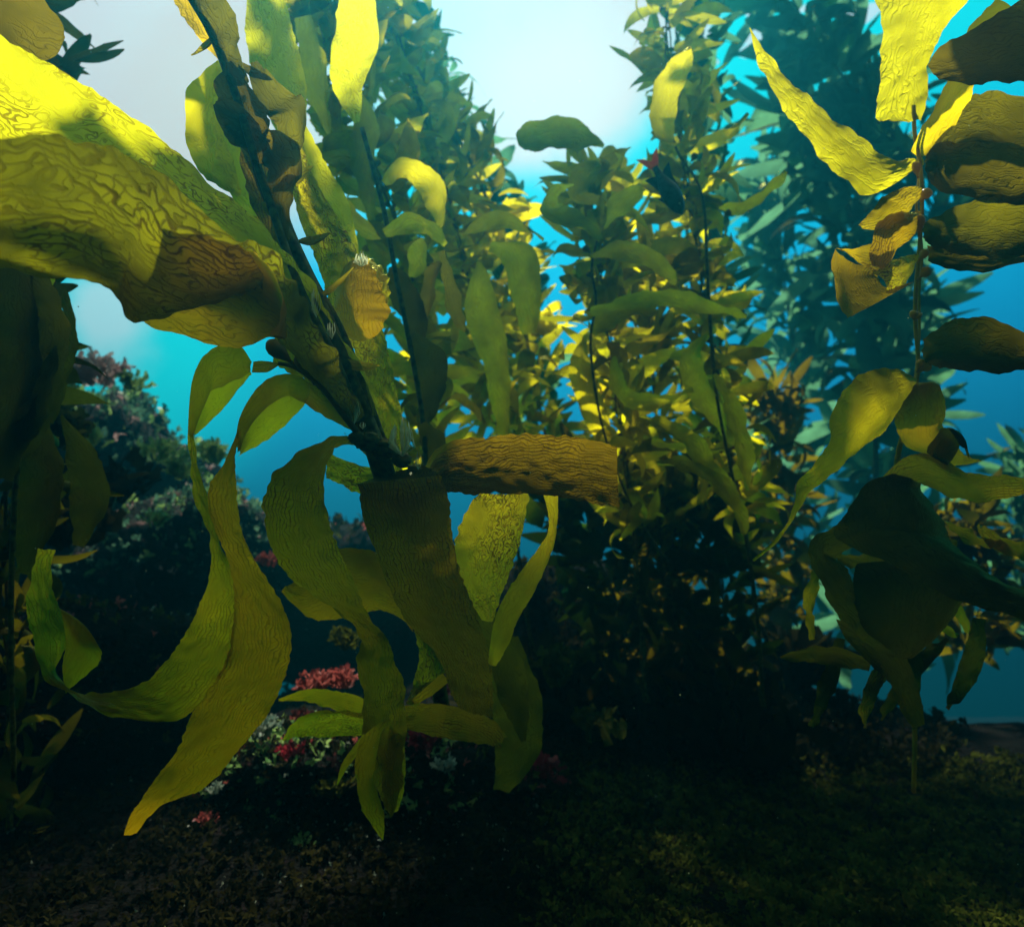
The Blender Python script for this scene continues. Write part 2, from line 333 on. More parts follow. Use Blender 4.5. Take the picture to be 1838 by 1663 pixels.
# ------------------------------------------------------------------ seabed, rocks
def gz(x, y):
    """height of the seabed, camera at 0"""
    z = -.62 + .05 * noise.noise(Vector((x * .8, y * .8, 3))) + .03 * noise.noise(Vector((x * 3, y * 3, 7)))
    def b(cx, cy, sx, sy, h): return h * math.exp(-((x - cx) / sx) ** 2 - ((y - cy) / sy) ** 2)
    z += b(-.55, 2.5, .95, .8, .36)         # reef below the main plant
    z += b(2.6, 3.1, 1.3, .8, .26)          # mossy mound on the right
    z += b(.55, 4.0, 1.0, .7, .98) + b(-.6, 4.2, 1.0, .8, .55)         # dark reef slope behind the middle kelps
    z += b(-2.6, 2.6, .9, 1.6, .42)
    t = min(1, max(0, (y - 3.7) / 3.2)); z -= 1.3 * t * t * (3 - 2 * t) + .5 * max(0, (y - 6) / 18)
    return z
def ground():
    m = MB(); xs = []; ys = []
    # fine near, coarse far
    def axis(lim, n, p): return [math.copysign(abs(t) ** p, t) * lim for t in [2 * i / n - 1 for i in range(n + 1)]]
    xs = axis(17, 240, 1.8); ys = [-2.5 + 26.5 * (i / 260) ** 1.9 for i in range(261)]
    g = [[Vector((x, y, gz(x, y) + .03 * noise.fractal(Vector((x * 5, y * 5, 0)), 1, 2, 4))) for x in xs] for y in ys]
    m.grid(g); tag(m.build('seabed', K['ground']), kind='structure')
ground()
def frond(m, base, up, L, w, rnd, fork=2, curl=.5):
    """a small forked lobed frond"""
    side = up.cross(Vector((rnd.uniform(-1, 1), rnd.uniform(-1, 1), rnd.uniform(-.3, .3)))).normalized(); nrm = up.cross(side).normalized()
    n = 5; g = []; bend = rnd.uniform(-curl, curl)
    for i in range(n + 1):
        t = i / n; p = base + up * L * t + nrm * bend * L * t * t + side * .12 * L * math.sin(t * 5 + bend * 9)
        ww = w * (.25 + 1.1 * math.sin(min(1, t * 1.02) * math.pi * .92) ** .8) * (1 + .3 * math.sin(i * 2.4 + bend * 7))
        g.append([p - side * ww / 2 + nrm * w * .2, p, p + side * ww / 2 + nrm * w * .2 * rnd.uniform(-1, 1)])
    m.grid(g)
    if fork:
        for s_ in (-1, 1):
            q = (up + side * s_ * rnd.uniform(.5, 1) + nrm * rnd.uniform(-.5, .5)).normalized()
            frond(m, base + up * L * rnd.uniform(.35, .75), q, L * .6, w * .8, rnd, fork - 1, curl)
def rock(u, v, d, r, squash, mat, label, seed, group=None, loc=None, dense=1):
    m = MB(); c = loc or P(u, v, d); nu, nv = 56, 34
    rows = []
    for i in range(nv + 1):
        th = math.pi * i / nv; row = []
        for j in range(nu + 1):
            ph = 2 * math.pi * (j % nu) / nu
            q = Vector((math.sin(th) * math.cos(ph), math.sin(th) * math.sin(ph), math.cos(th)))
            s_ = 1 + .32 * noise.fractal(q * 1.6 + Vector((seed, 0, 0)), 1, 2, 5) + .07 * noise.noise(q * 9 + Vector((seed, 3, 0)))
            row.append(c + Vector((q.x * squash[0], q.y * squash[1], q.z * squash[2])) * r * s_)
        rows.append(row)
    m.grid(rows); o = tag(m.build('rock', mat, origin=c), label, 'rock', group)
    rnd = random.Random(seed * 7)
    for mt, cnt, sz in (('tealdark' if mat is K['farrock'] else 'turfbrown', 420, .05), ('tealweed' if mat is K['farrock'] or dense > 1 else 'turf', 160, .055), ('palepink' if mat is K['farrock'] else 'pink', 50, .045), ('pale', 110, .02)):
        q = MB()
        for _ in range(int(cnt * dense)):
            i = int(rnd.uniform(.05, .6) * nv); j = rnd.randrange(nu); p = rows[i][j]; up = (p - c); up = Vector((up.x / squash[0] ** 2, up.y / squash[1] ** 2, up.z / squash[2] ** 2)).normalized()
            if up.y > .5: continue
            up = (up + Vector((rnd.gauss(0, .4), rnd.gauss(0, .4), rnd.gauss(.3, .3)))).normalized(); l = sz * rnd.uniform(.4, 1.3) * (r / .45)
            frond(q, p + Vector((rnd.gauss(0, .01), rnd.gauss(0, .01), 0)), up, l, l * .3, rnd, 1, .8)
        ch = q.build('algae_cover', K[mt], o); ch['kind'] = 'stuff'
    return o
def clump(name, p, r, n, mat, label, cat, seed, group=None, fork=2, wk=.22, up=Vector((0, -.25, 1)), spread=.9):
    rnd = random.Random(seed); m = MB()
    for i in range(n):
        a = rnd.uniform(0, 6.283); q = (up + Vector((math.cos(a), math.sin(a), 0)) * rnd.uniform(0, spread) * 1.2).normalized()
        b = p + Vector((math.cos(a), math.sin(a), 0)) * r * rnd.uniform(0, .45)
        L_ = r * rnd.uniform(.6, 1.1); frond(m, b, q, L_, L_ * wk * rnd.uniform(.7, 1.3), rnd, fork)
    return tag(m.build(name, mat, origin=p), label, cat, group)
rock(185, 935, 4.4, .62, (1.15, .9, 1.25), K['farrock'], 'tall reef boulder crusted with pink growth beneath the bright cyan gap', 1)
rock(360, 1010, 3.6, .38, (1.5, 1, .9), K['farrock'], 'lower teal reef boulder at the right foot of the tall pink-crusted one', 4)
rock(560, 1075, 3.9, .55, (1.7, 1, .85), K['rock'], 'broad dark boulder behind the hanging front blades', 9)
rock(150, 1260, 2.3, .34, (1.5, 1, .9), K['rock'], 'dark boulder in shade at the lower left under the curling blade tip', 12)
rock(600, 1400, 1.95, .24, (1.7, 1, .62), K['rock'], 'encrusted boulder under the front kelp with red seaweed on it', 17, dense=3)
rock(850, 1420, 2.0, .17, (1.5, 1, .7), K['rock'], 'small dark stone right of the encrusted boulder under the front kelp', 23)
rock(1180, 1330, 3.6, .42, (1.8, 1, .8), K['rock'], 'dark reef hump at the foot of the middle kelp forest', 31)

# ------------------------------------------------------------------ turf, litter
def turf(name, n, area, mat, seed, size, kind='stuff'):
    rnd = random.Random(seed); m = MB()
    for i in range(n):
        u, v = area(rnd)
        # march the view ray down to the seabed so the cover is dense where it is seen
        o, d = Vector((0, 0, 0)), D(u, v)
        t = .6; hit = None
        while t < 9:
            q = d * t
            if q.z < gz(q.x, q.y): hit = q; break
            t *= 1.02
        if not hit: continue
        hit = Vector((hit.x + rnd.gauss(0, .05), hit.y + rnd.gauss(0, .05), 0)); hit.z = gz(hit.x, hit.y)
        up = Vector((rnd.gauss(0, .5), rnd.gauss(-.1, .5), 1)).normalized(); L_ = size * rnd.uniform(.5, 1.3) * (.6 + .25 * t)
        frond(m, hit, up, L_, L_ * .4, rnd, 1, .9)
    tag(m.build(name, mat), kind=kind); return
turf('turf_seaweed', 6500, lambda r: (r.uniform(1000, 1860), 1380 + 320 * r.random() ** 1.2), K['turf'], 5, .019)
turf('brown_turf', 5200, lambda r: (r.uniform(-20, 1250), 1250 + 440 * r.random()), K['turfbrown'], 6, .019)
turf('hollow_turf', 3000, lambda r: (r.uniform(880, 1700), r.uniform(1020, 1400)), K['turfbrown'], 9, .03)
turf('shell_litter', 900, lambda r: (r.gauss(650, 260), r.gauss(1430, 90)), K['pale'], 8, .007)

# seaweed clumps on the reef
RG = 'red seaweed tufts on the reef'
for (u, v, d, r, n, mt, lab) in [
    (482, 1015, 2.6, .055, 16, 'pink', 'pink ruffled seaweed tuft between the two left-hand hanging front blades and the next'),
    (560, 1245, 1.85, .055, 18, 'pink', 'coral red seaweed tuft left of the wrinkled hanging blade, above the horizontal blades'),
    (620, 1235, 1.9, .05, 16, 'pink', 'coral red seaweed tuft touching the left edge of the wrinkled hanging blade'),
    (545, 1300, 1.8, .035, 12, 'pink', 'small red seaweed tuft peeking between two horizontal blades'),
    (780, 1255, 1.7, .05, 14, 'maroon', 'dark red seaweed seen right of the bright wrinkled strip'),
    (765, 1345, 1.6, .05, 16, 'maroon', 'deep red seaweed under the brown horizontal blade'),
    (365, 1482, 1.7, .03, 12, 'pink', 'small pink seaweed sprig below the tip of the big left blade'),
    (520, 1365, 1.75, .04, 12, 'maroon', 'purplish seaweed patch on the boulder left of the wrinkled blade tip'),
    (950, 1415, 2.0, .09, 18, 'maroon', 'faint maroon seaweed in the shade right of the front plant')]:
    clump('red_seaweed', P(u, v, d), r, n, K[mt], lab, 'seaweed', int(u + v), RG)
CG = 'seaweed clumps on the reef'
for (u, v, d, r, n, mt, lab) in [
    (285, 945, 2.6, .055, 16, 'tealweed', 'yellow-green curled seaweed sprig left of the narrow hanging blade'),
    (175, 690, 3.7, .15, 30, 'palepink', 'pinkish seaweed crest on top of the tall reef boulder'),
    (130, 720, 3.7, .10, 18, 'tealweed', 'green seaweed fringe on the left shoulder of the tall reef boulder'),
    (240, 700, 3.75, .09, 16, 'tealweed', 'green seaweed fringe on the right shoulder of the tall reef boulder'),
    (165, 800, 3.3, .09, 14, 'tealweed', 'bright green sprig on the front face of the tall reef boulder'),
    (285, 830, 3.3, .10, 16, 'tealweed', 'forked green seaweed at the right foot of the tall reef boulder'),
    (330, 860, 3.2, .10, 16, 'tealweed', 'pale green seaweed just left of the long narrow hanging blade'),
    (380, 830, 3.4, .10, 14, 'tealweed', 'green seaweed seen between the two looped blades'),
    (95, 800, 2.2, .12, 14, 'turf', 'dark leafy seaweed bush with pale edges beside the left kelp column'),
    (200, 900, 2.4, .17, 24, 'turfbrown', 'brown bushy seaweed in front of the tall reef boulder'),
    (120, 980, 2.1, .16, 22, 'turfbrown', 'dark brown bushy seaweed at the left edge below the green bush'),
    (625, 1165, 2.2, .06, 18, 'turf', 'yellowish curly seaweed between the wrinkled blade and the left hanging blade'),
    (700, 1400, 1.7, .04, 12, 'pale', 'pale crusty growth beside the wrinkled hanging blade tip'),
    (600, 1430, 1.7, .05, 16, 'turf', 'olive crusty tuft left of the wrinkled hanging blade tip'),
    (545, 1530, 1.6, .035, 12, 'tealweed', 'small yellow tuft on the seabed at the bottom centre left'),
    (500, 1400, 1.8, .05, 16, 'pale', 'whitish speckled growth on the encrusted boulder'),
    (800, 1385, 1.75, .035, 10, 'pale', 'pale shell-like flakes right of the wrinkled blade tip'),
    (385, 1425, 1.6, .025, 8, 'pale', 'pale blue-green flake hanging under the big left blade'),
    (1070, 1330, 1.9, .08, 12, 'turf', 'leafy green seaweed in the shade right of the front plant'),
    (1000, 1230, 2.0, .11, 8, 'turf', 'broad rounded green seaweed leaf cluster in the dark right of the front plant'),
    (1035, 1535, 1.8, .05, 12, 'pale', 'pale glinting growth on the seabed at bottom centre'),
    (460, 1325, 1.8, .06, 16, 'pale', 'pale teal crust just right of the big left blade'),
    (1250, 1110, 3.4, .12, 12, 'turf', 'small pale sprig on the dark reef hump'),
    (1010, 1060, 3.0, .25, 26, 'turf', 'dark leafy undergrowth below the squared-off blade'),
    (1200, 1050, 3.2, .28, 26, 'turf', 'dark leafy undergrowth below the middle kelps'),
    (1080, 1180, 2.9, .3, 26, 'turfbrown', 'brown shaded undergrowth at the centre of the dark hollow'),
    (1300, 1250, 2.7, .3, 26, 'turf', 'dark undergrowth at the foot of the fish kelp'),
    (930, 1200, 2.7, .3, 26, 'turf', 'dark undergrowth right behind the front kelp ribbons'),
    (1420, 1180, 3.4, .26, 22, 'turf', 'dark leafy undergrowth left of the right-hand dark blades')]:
    q = P(u, v, d)
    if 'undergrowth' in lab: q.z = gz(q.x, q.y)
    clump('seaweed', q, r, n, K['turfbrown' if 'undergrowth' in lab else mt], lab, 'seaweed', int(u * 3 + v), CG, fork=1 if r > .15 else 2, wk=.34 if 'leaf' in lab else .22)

# ------------------------------------------------------------------ procedural kelp for the forest
def proto_blade(name, mat, L_, w, seed, curl, twist):
    """one hanging blade along local +X with its float at the base"""
    rnd = random.Random(seed); nr, nc = 16, 6; g = []; uv = []; a = 0; p = Vector((0, 0, 0)); d = Vector((1, 0, 0)); ph = rnd.random() * 6
    for i in range(nr + 1):
        t = i / nr; ww = w * (math.sin(math.pi * min(1, .10 + t * .9)) ** .65) * (1 if t < .6 else (1 - ((t - .6) / .4) ** 1.6 * .55)) if t < 1 else .001
        tw = twist * t; s_ = Vector((0, math.cos(tw), math.sin(tw))); nn = Vector((0, -math.sin(tw), math.cos(tw)))
        row = []; ur = []
        for j in range(nc + 1):
            x = 2 * j / nc - 1
            row.append(p + s_ * ww / 2 * x + nn * (.10 * ww * (1 - x * x) + .055 * w * abs(x) * math.sin(t * 22 + ph + (1.8 if x > 0 else 0))))
            ur.append((t * L_ + seed, x * ww / 2 + seed * .3))
        g.append(row); uv.append(ur)
        d = (Matrix.Rotation(curl * (1.4 * math.sin(t * 2.6 + .4)) / nr, 3, 'Y') @ d).normalized(); p = p + d * L_ / nr
    m = MB(); m.grid(g, uv); return m.mesh(name, mat)
def proto_float(mat):
    m = MB(); float_mesh(m, (-.035, 0, 0), (.003, 0, 0), .009); return m.mesh('float', mat)
PROTO = {}
for key in ('mid', 'middark', 'far', 'dark'):
    PROTO[key] = [proto_blade('blade', K[key], .27, .058 + .010 * (i % 3), i + 1, (-1.6, .5, 2.2, -3.0, 3.2, 1.2, -.6, 2.8)[i], (-.6, 1.2, .2, 1.8, -1.6, .8, 2.4, -.2)[i]) for i in range(8)]
FLOAT = proto_float(K['float'])
def small_proto(i):
    rnd = random.Random(i + 50); g = []; p = Vector((0, 0, 0)); d = Vector((1, 0, 0)); uv = []; cv = rnd.uniform(-2.6, 2.6); w = .045 + .006 * (i % 3)
    for k in range(8):
        t = k / 7; ww = w * math.sin(math.pi * (.06 + .92 * t)) ** .7; tw = t * rnd.uniform(-.2, .2) + t * cv * .3; s_ = Vector((0, math.cos(tw), math.sin(tw)))
        g += [p - s_ * ww / 2, p + Vector((0, 0, .12 * ww)), p + s_ * ww / 2]; uv += [(t * .2, -ww / 2), (t * .2, 0), (t * .2, ww / 2)]
        d = (Matrix.Rotation(cv / 7, 3, 'Y') @ d).normalized(); p = p + d * .22 / 7
    return g, [(k * 3 + j, k * 3 + j + 1, k * 3 + j + 4, k * 3 + j + 3) for k in range(7) for j in range(2)], uv
SMALL = [small_proto(i) for i in range(7)]
def kelp(label, path, n, scale, key, seed, group, lo=0., hi=1., spread=1., sweep=Vector((0, 0, .35)), floats=False, thick=.004, key2=None, outv=1., extra=150):
    rnd = random.Random(seed)
    base = P(*path[0]); root = empty('giant_kelp', base, label, 'kelp', group)
    rr = crom([tuple(map(float, q)) for q in path], 14); pts = [P(*q) for q in rr]
    m = MB(); m.tube(pts, [thick * (1.2 - .6 * i / len(pts)) for i in range(len(pts))], 6)
    for s_ in (1, 2):
        off = [Vector((math.sin(i * .35 + s_ * 2), math.cos(i * .31 + s_ * 2), 0)) * thick * 2.5 for i in range(len(pts))]
        m.tube([p + o for p, o in zip(pts, off)], [thick * .7] * len(pts), 5)
    m.build('stipe', K['stipe'], root)
    def spot(t, i):
        x = min(t, .999) * (len(pts) - 1); k = min(int(x), len(pts) - 2)
        p = pts[k].lerp(pts[k + 1], x - k); tan = (pts[k + 1] - pts[k]).normalized()
        a = i * 2.4 + rnd.uniform(-.7, .7)
        q = tan.orthogonal().normalized(); q2 = tan.cross(q)
        outd = q * math.cos(a) + q2 * math.sin(a)
        d = (outd * spread * rnd.uniform(.5, 1.3) + tan * rnd.uniform(-.35, .8) + sweep * rnd.uniform(-1.2, 2.4)).normalized()
        nrm = (Vector((rnd.gauss(0, .55), rnd.gauss(.6, .55), rnd.gauss(.45, .5)))); nrm = (nrm - d * nrm.dot(d)).normalized(); y = nrm.cross(d)
        M = Matrix((d, y, nrm)).transposed().to_4x4(); M.translation = p + d * .03 * scale * outv - base
        return M, outd
    for i in range(n):
        M, _ = spot(lo + (hi - lo) * (i + rnd.random() * .8) / n, i)
        kk = key2 if key2 and rnd.random() < .45 else key
        s_ = scale * rnd.uniform(.75, 1.4)
        o = bpy.data.objects.new('blade', rnd.choice(PROTO[kk])); link(o, root)
        o.matrix_local = M @ Matrix.Diagonal((s_, s_ * rnd.uniform(.8, 1.15), s_, 1))
        if floats and rnd.random() < .7:
            f = bpy.data.objects.new('float', FLOAT); link(f, o)
    m = MB()
    for i in range(extra):
        M, outd = spot(lo + (hi - lo) * rnd.random(), i); s_ = scale * rnd.uniform(.6, 1.2)
        M.translation = M.translation + outd * rnd.random() * .10 * scale + base
        v, f, u = rnd.choice(SMALL); T = M @ Matrix.Scale(s_, 4)
        m.add([T @ q for q in v], f, [(a + i * .3, b) for a, b in u])
    o = m.build('foliage', K[key], root); o['kind'] = 'stuff'
    return root
FG = 'giant kelp plants standing in the forest'
kelp('tall leafy olive kelp just right of the front plant, leaning left towards the bright surface', [(765, 850, 2.05), (750, 650, 2.0), (725, 450, 1.95), (655, 250, 1.9), (585, 60, 1.9), (560, -60, 1.9)], 100, .72, 'mid', 11, FG, floats=True, key2='middark', spread=.8)
kelp('dense olive kelp column in the middle left of the forest', [(960, 1180, 2.6), (930, 1000, 2.55), (905, 830, 2.5), (868, 620, 2.5), (825, 430, 2.5), (765, 220, 2.5), (700, 20, 2.5), (670, -80, 2.5)], 100, .78, 'mid', 12, FG, lo=.24, floats=True, key2='middark')
kelp('slim bright-tipped kelp behind the dense olive column', [(990, 830, 2.9), (950, 640, 2.9), (915, 470, 2.9), (840, 280, 2.9), (750, 120, 3.0), (660, -60, 3.0)], 96, .8, 'mid', 13, FG, key2='middark')
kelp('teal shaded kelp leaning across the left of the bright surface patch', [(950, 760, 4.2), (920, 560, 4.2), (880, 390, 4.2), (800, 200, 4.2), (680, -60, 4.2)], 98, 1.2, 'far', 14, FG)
kelp('shaded olive kelp close behind the dense olive column', [(930, 830, 3.3), (900, 620, 3.3), (850, 430, 3.3), (770, 230, 3.3), (680, 20, 3.3), (640, -160, 3.4)], 56, 1.1, 'mid', 33, FG, extra=60, key2='mid')
kelp('shaded kelp deep between the front plant and the dense olive column', [(800, 850, 2.8), (790, 650, 2.8), (760, 450, 2.8), (690, 250, 2.8), (620, 60, 2.8), (590, -160, 2.9)], 56, 1.0, 'mid', 34, FG, extra=60, key2='mid')
kelp('shaded kelp close behind the fish kelp', [(1300, 980, 3.0), (1280, 780, 3.0), (1250, 600, 3.0), (1235, 430, 3.0), (1225, 250, 3.0), (1215, 60, 3.1), (1215, -160, 3.2)], 56, 1.0, 'mid', 35, FG, extra=60, key2='mid', spread=.8)
kelp('shaded kelp behind the short leafy kelp', [(1120, 1000, 2.9), (1110, 780, 2.9), (1110, 600, 2.9), (1100, 430, 2.9), (1085, 330, 2.9)], 50, .95, 'mid', 36, FG, extra=60, key2='mid', spread=.9)
kelp('short leafy kelp left of the orange-tailed fish', [(1160, 1260, 2.3), (1150, 1120, 2.25), (1140, 990, 2.2), (1115, 760, 2.2), (1085, 560, 2.2), (1068, 430, 2.2), (1060, 300, 2.2)], 90, .66, 'mid', 15, FG, lo=.36, floats=True, key2='middark', spread=1.1)
kelp('tall kelp with the orange-tailed fish in front of it', [(1370, 1270, 2.4), (1360, 1130, 2.4), (1345, 1000, 2.35), (1310, 800, 2.35), (1275, 600, 2.35), (1250, 430, 2.35), (1225, 280, 2.35), (1200, 100, 2.4), (1190, -60, 2.4)], 100, .70, 'mid', 16, FG, lo=.30, floats=True, key2='middark')
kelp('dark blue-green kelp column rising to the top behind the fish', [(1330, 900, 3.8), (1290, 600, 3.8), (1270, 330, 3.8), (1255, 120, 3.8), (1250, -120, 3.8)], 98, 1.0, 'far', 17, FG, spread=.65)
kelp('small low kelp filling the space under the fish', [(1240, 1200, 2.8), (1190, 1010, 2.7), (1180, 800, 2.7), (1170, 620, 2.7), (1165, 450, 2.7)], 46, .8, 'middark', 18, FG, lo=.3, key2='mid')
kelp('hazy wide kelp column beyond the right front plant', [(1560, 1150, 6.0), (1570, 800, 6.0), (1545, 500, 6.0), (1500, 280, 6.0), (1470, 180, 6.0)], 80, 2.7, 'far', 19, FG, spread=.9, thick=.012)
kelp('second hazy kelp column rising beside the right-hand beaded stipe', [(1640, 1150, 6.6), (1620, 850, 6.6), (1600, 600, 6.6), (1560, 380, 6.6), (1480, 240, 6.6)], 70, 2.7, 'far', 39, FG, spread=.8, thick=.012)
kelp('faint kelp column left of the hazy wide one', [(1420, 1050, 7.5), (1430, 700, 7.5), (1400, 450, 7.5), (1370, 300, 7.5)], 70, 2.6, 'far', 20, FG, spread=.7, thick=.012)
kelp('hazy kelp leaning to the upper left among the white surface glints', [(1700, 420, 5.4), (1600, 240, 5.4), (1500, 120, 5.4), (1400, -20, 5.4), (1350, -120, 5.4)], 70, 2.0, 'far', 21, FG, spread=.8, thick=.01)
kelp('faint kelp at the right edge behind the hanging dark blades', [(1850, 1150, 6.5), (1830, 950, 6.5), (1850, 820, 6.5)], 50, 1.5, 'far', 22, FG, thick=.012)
kelp('dark small kelp between the hazy columns and the forest', [(1400, 1120, 4.4), (1390, 950, 4.4), (1400, 800, 4.4), (1380, 700, 4.4)], 52, 1.15, 'dark', 23, FG)
kelp('dark kelp seen right of the big dark blades at the right edge', [(1740, 1180, 3.4), (1745, 1080, 3.4), (1740, 980, 3.4), (1720, 930, 3.4)], 20, 1.0, 'dark', 24, FG)
kelp('dark low kelp filling the shade right of the squared-off blade', [(1130, 1280, 2.75), (1110, 1100, 2.75), (1060, 960, 2.75), (1050, 840, 2.75)], 80, .9, 'dark', 41, FG, extra=160)
kelp('dark low kelp at the foot of the fish kelp', [(1310, 1300, 2.8), (1300, 1120, 2.8), (1290, 960, 2.8), (1270, 850, 2.8)], 80, .9, 'dark', 42, FG, extra=160)
kelp('dark low kelp between the two other dark low ones', [(1230, 1290, 3.0), (1210, 1100, 3.0), (1190, 960, 3.0), (1180, 850, 3.0)], 80, .9, 'dark', 43, FG, extra=160)
kelp('dark kelp column along the left edge of the picture', [(20, 1500, 1.7), (15, 1200, 1.7), (10, 900, 1.6), (25, 700, 1.5), (30, 500, 1.5), (60, 200, 1.6), (40, -60, 1.6)], 80, .7, 'dark', 25, FG, spread=.5)

# ------------------------------------------------------------------ near blade, upper left
nb = empty('giant_kelp', P(-200, 300, .7), 'closest kelp with broad wrinkled yellow blades reaching in from the upper left edge', 'kelp')
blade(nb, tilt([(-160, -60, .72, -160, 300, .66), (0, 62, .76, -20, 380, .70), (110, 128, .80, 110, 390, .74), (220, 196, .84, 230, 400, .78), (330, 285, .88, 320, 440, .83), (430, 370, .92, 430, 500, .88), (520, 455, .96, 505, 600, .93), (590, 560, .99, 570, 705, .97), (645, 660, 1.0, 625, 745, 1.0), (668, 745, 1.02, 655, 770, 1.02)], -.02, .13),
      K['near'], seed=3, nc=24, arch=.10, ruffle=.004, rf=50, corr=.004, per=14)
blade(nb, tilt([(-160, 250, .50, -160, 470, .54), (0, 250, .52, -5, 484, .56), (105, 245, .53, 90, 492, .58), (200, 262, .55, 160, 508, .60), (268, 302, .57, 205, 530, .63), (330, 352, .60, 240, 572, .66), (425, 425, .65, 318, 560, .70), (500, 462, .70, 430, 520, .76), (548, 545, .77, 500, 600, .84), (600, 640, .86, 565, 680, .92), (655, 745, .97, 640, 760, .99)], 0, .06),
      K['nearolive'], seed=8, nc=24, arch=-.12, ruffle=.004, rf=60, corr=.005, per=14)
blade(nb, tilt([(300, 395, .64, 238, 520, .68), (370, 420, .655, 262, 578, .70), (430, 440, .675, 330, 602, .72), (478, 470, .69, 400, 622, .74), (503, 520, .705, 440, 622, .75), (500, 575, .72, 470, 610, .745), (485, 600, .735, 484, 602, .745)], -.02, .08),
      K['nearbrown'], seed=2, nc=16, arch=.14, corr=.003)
blade(nb, [(-160, -120, .9, -160, 60, .9), (-20, -90, .9, -20, 110, .92), (60, -20, .92, 40, 120, .95), (110, 40, .95, 95, 105, .97), (118, 70, .96, 112, 80, .97)], K['dark'], seed=15, nc=12, arch=.1, ruffle=.004)
# ------------------------------------------------------------------ main front plant
fp = empty('giant_kelp', P(690, 1500, 1.2), 'large front kelp with wrinkled blades and long ribbons hanging to the reef, left of centre', 'kelp')
HANG = fp
tube(fp, [(335, -40, 1.02), (395, 90, 1.02), (430, 190, 1.02), (470, 320, 1.01), (505, 400, 1.0), (545, 480, 1.0), (588, 570, 1.0), (622, 660, 1.0), (655, 750, 1.02), (690, 850, 1.05), (740, 1000, 1.15), (800, 1300, 1.4)],
     [.008, .008, .009, .010, .010, .009, .009, .010, .014, .018, .016, .016], K['stipe'])
tube(fp, [(360, -40, 1.04), (410, 90, 1.04), (455, 190, 1.04), (495, 320, 1.03), (515, 400, 1.02), (560, 500, 1.02), (610, 590, 1.02), (650, 690, 1.03), (690, 800, 1.06)], [.006] * 4 + [.007] * 5, K['stipe'])
tube(fp, [(320, -40, 1.0), (380, 60, 1.0), (420, 160, .99), (450, 260, .98), (480, 350, .98), (540, 520, .97), (600, 640, .97), (640, 740, 1.0)], [.006] * 8, K['stipe'])
# old torn blades round the upper stipe
for i, (r_, mt) in enumerate([
    ([(350, -40, .99, 30), (390, 30, .99, 60), (410, 90, .99, 40), (430, 150, .98, 30)], 'dark'),
    ([(410, 110, .98, 10), (420, 170, .98, 70, .03), (450, 230, .97, 70, .03), (470, 290, .97, 30)], 'dark'),
    ([(385, 185, .97, 8), (410, 205, .97, 50), (440, 240, .98, 60), (470, 260, .98, 30)], 'dark'),
    ([(455, 110, 1.0, 12), (480, 170, .99, 60), (515, 195, .98, 70), (520, 240, .99, 55), (490, 300, 1.0, 30)], 'dark'),
    ([(470, 240, .96, 20), (500, 270, .96, 70), (512, 310, .97, 60), (500, 370, .98, 40), (515, 430, .98, 15)], 'dark'),
    ([(440, 250, 1.0, 20), (462, 320, 1.0, 50), (480, 380, 1.0, 40), (495, 430, 1.0, 16), (520, 470, 1.0, 4)], 'brown')]):
    rib(fp, r_, K[mt], seed=20 + i, nc=8, arch=.2, ruffle=.006, rf=80, corr=.004)
# sunlit blades hanging behind the upper stipe
for i, (r_, mt) in enumerate([
    ([(395, 110, 1.08, 10), (370, 170, 1.08, 60), (365, 240, 1.08, 70), (390, 300, 1.08, 60), (430, 350, 1.08, 10)], 'yellow'),
    ([(440, 160, 1.1, 10), (420, 240, 1.1, 60), (440, 320, 1.1, 70), (480, 400, 1.1, 50), (500, 430, 1.1, 10)], 'yellow'),
    ([(470, -60, 1.35, 50), (480, 40, 1.35, 80), (500, 130, 1.35, 90), (520, 220, 1.35, 60), (530, 290, 1.35, 10)], 'yellow'),
    ([(510, 180, 1.25, 8), (535, 240, 1.25, 40), (560, 310, 1.25, 60), (600, 380, 1.25, 60), (640, 460, 1.25, 10)], 'yellow'),
    ([(330, -60, 1.2, 60), (345, 0, 1.2, 60), (375, 60, 1.2, 40), (400, 110, 1.2, 8)], 'olive'),
    ([(640, -40, 1.4, 50), (640, 60, 1.4, 80), (625, 150, 1.4, 60), (640, 220, 1.4, 10)], 'yellow')]):
    rib(fp, r_, K[mt], seed=200 + i, nc=10, arch=.15, ruffle=.006, rf=40, corr=.004)
# bright wrinkled blade right of the stipe
blade(fp, [(516, 250, 1.12, 540, 250, 1.12), (520, 320, 1.12, 570, 330, 1.12), (540, 400, 1.12, 606, 390, 1.12), (572, 480, 1.11, 640, 450, 1.12), (598, 560, 1.10, 672, 540, 1.11), (640, 640, 1.09, 696, 625, 1.10), (665, 720, 1.08, 712, 700, 1.10), (690, 810, 1.08, 728, 790, 1.09), (700, 850, 1.08, 715, 850, 1.08)],
      K['wrinkle'], seed=5, nc=16, arch=.15, corr=.010, per=14)
blade(fp, [(628, 470, 1.07, 660, 465, 1.04), (608, 500, 1.08, 688, 492, 1.03), (600, 540, 1.08, 698, 535, 1.02), (606, 580, 1.07, 693, 575, 1.02), (628, 606, 1.06, 674, 602, 1.03), (645, 613, 1.05, 655, 613, 1.04)],
      K['olive'], seed=6, nc=14, arch=.22, ruffle=.003, rf=190, corr=.004)
blade(fp, [(648, 458, 1.03, 662, 462, 1.04), (668, 480, 1.01, 684, 480, 1.03), (684, 510, 1.0, 698, 505, 1.02), (692, 545, 1.0, 697, 545, 1.01)], K['yellow'], seed=7, nc=6, ruffle=.004, rf=260)
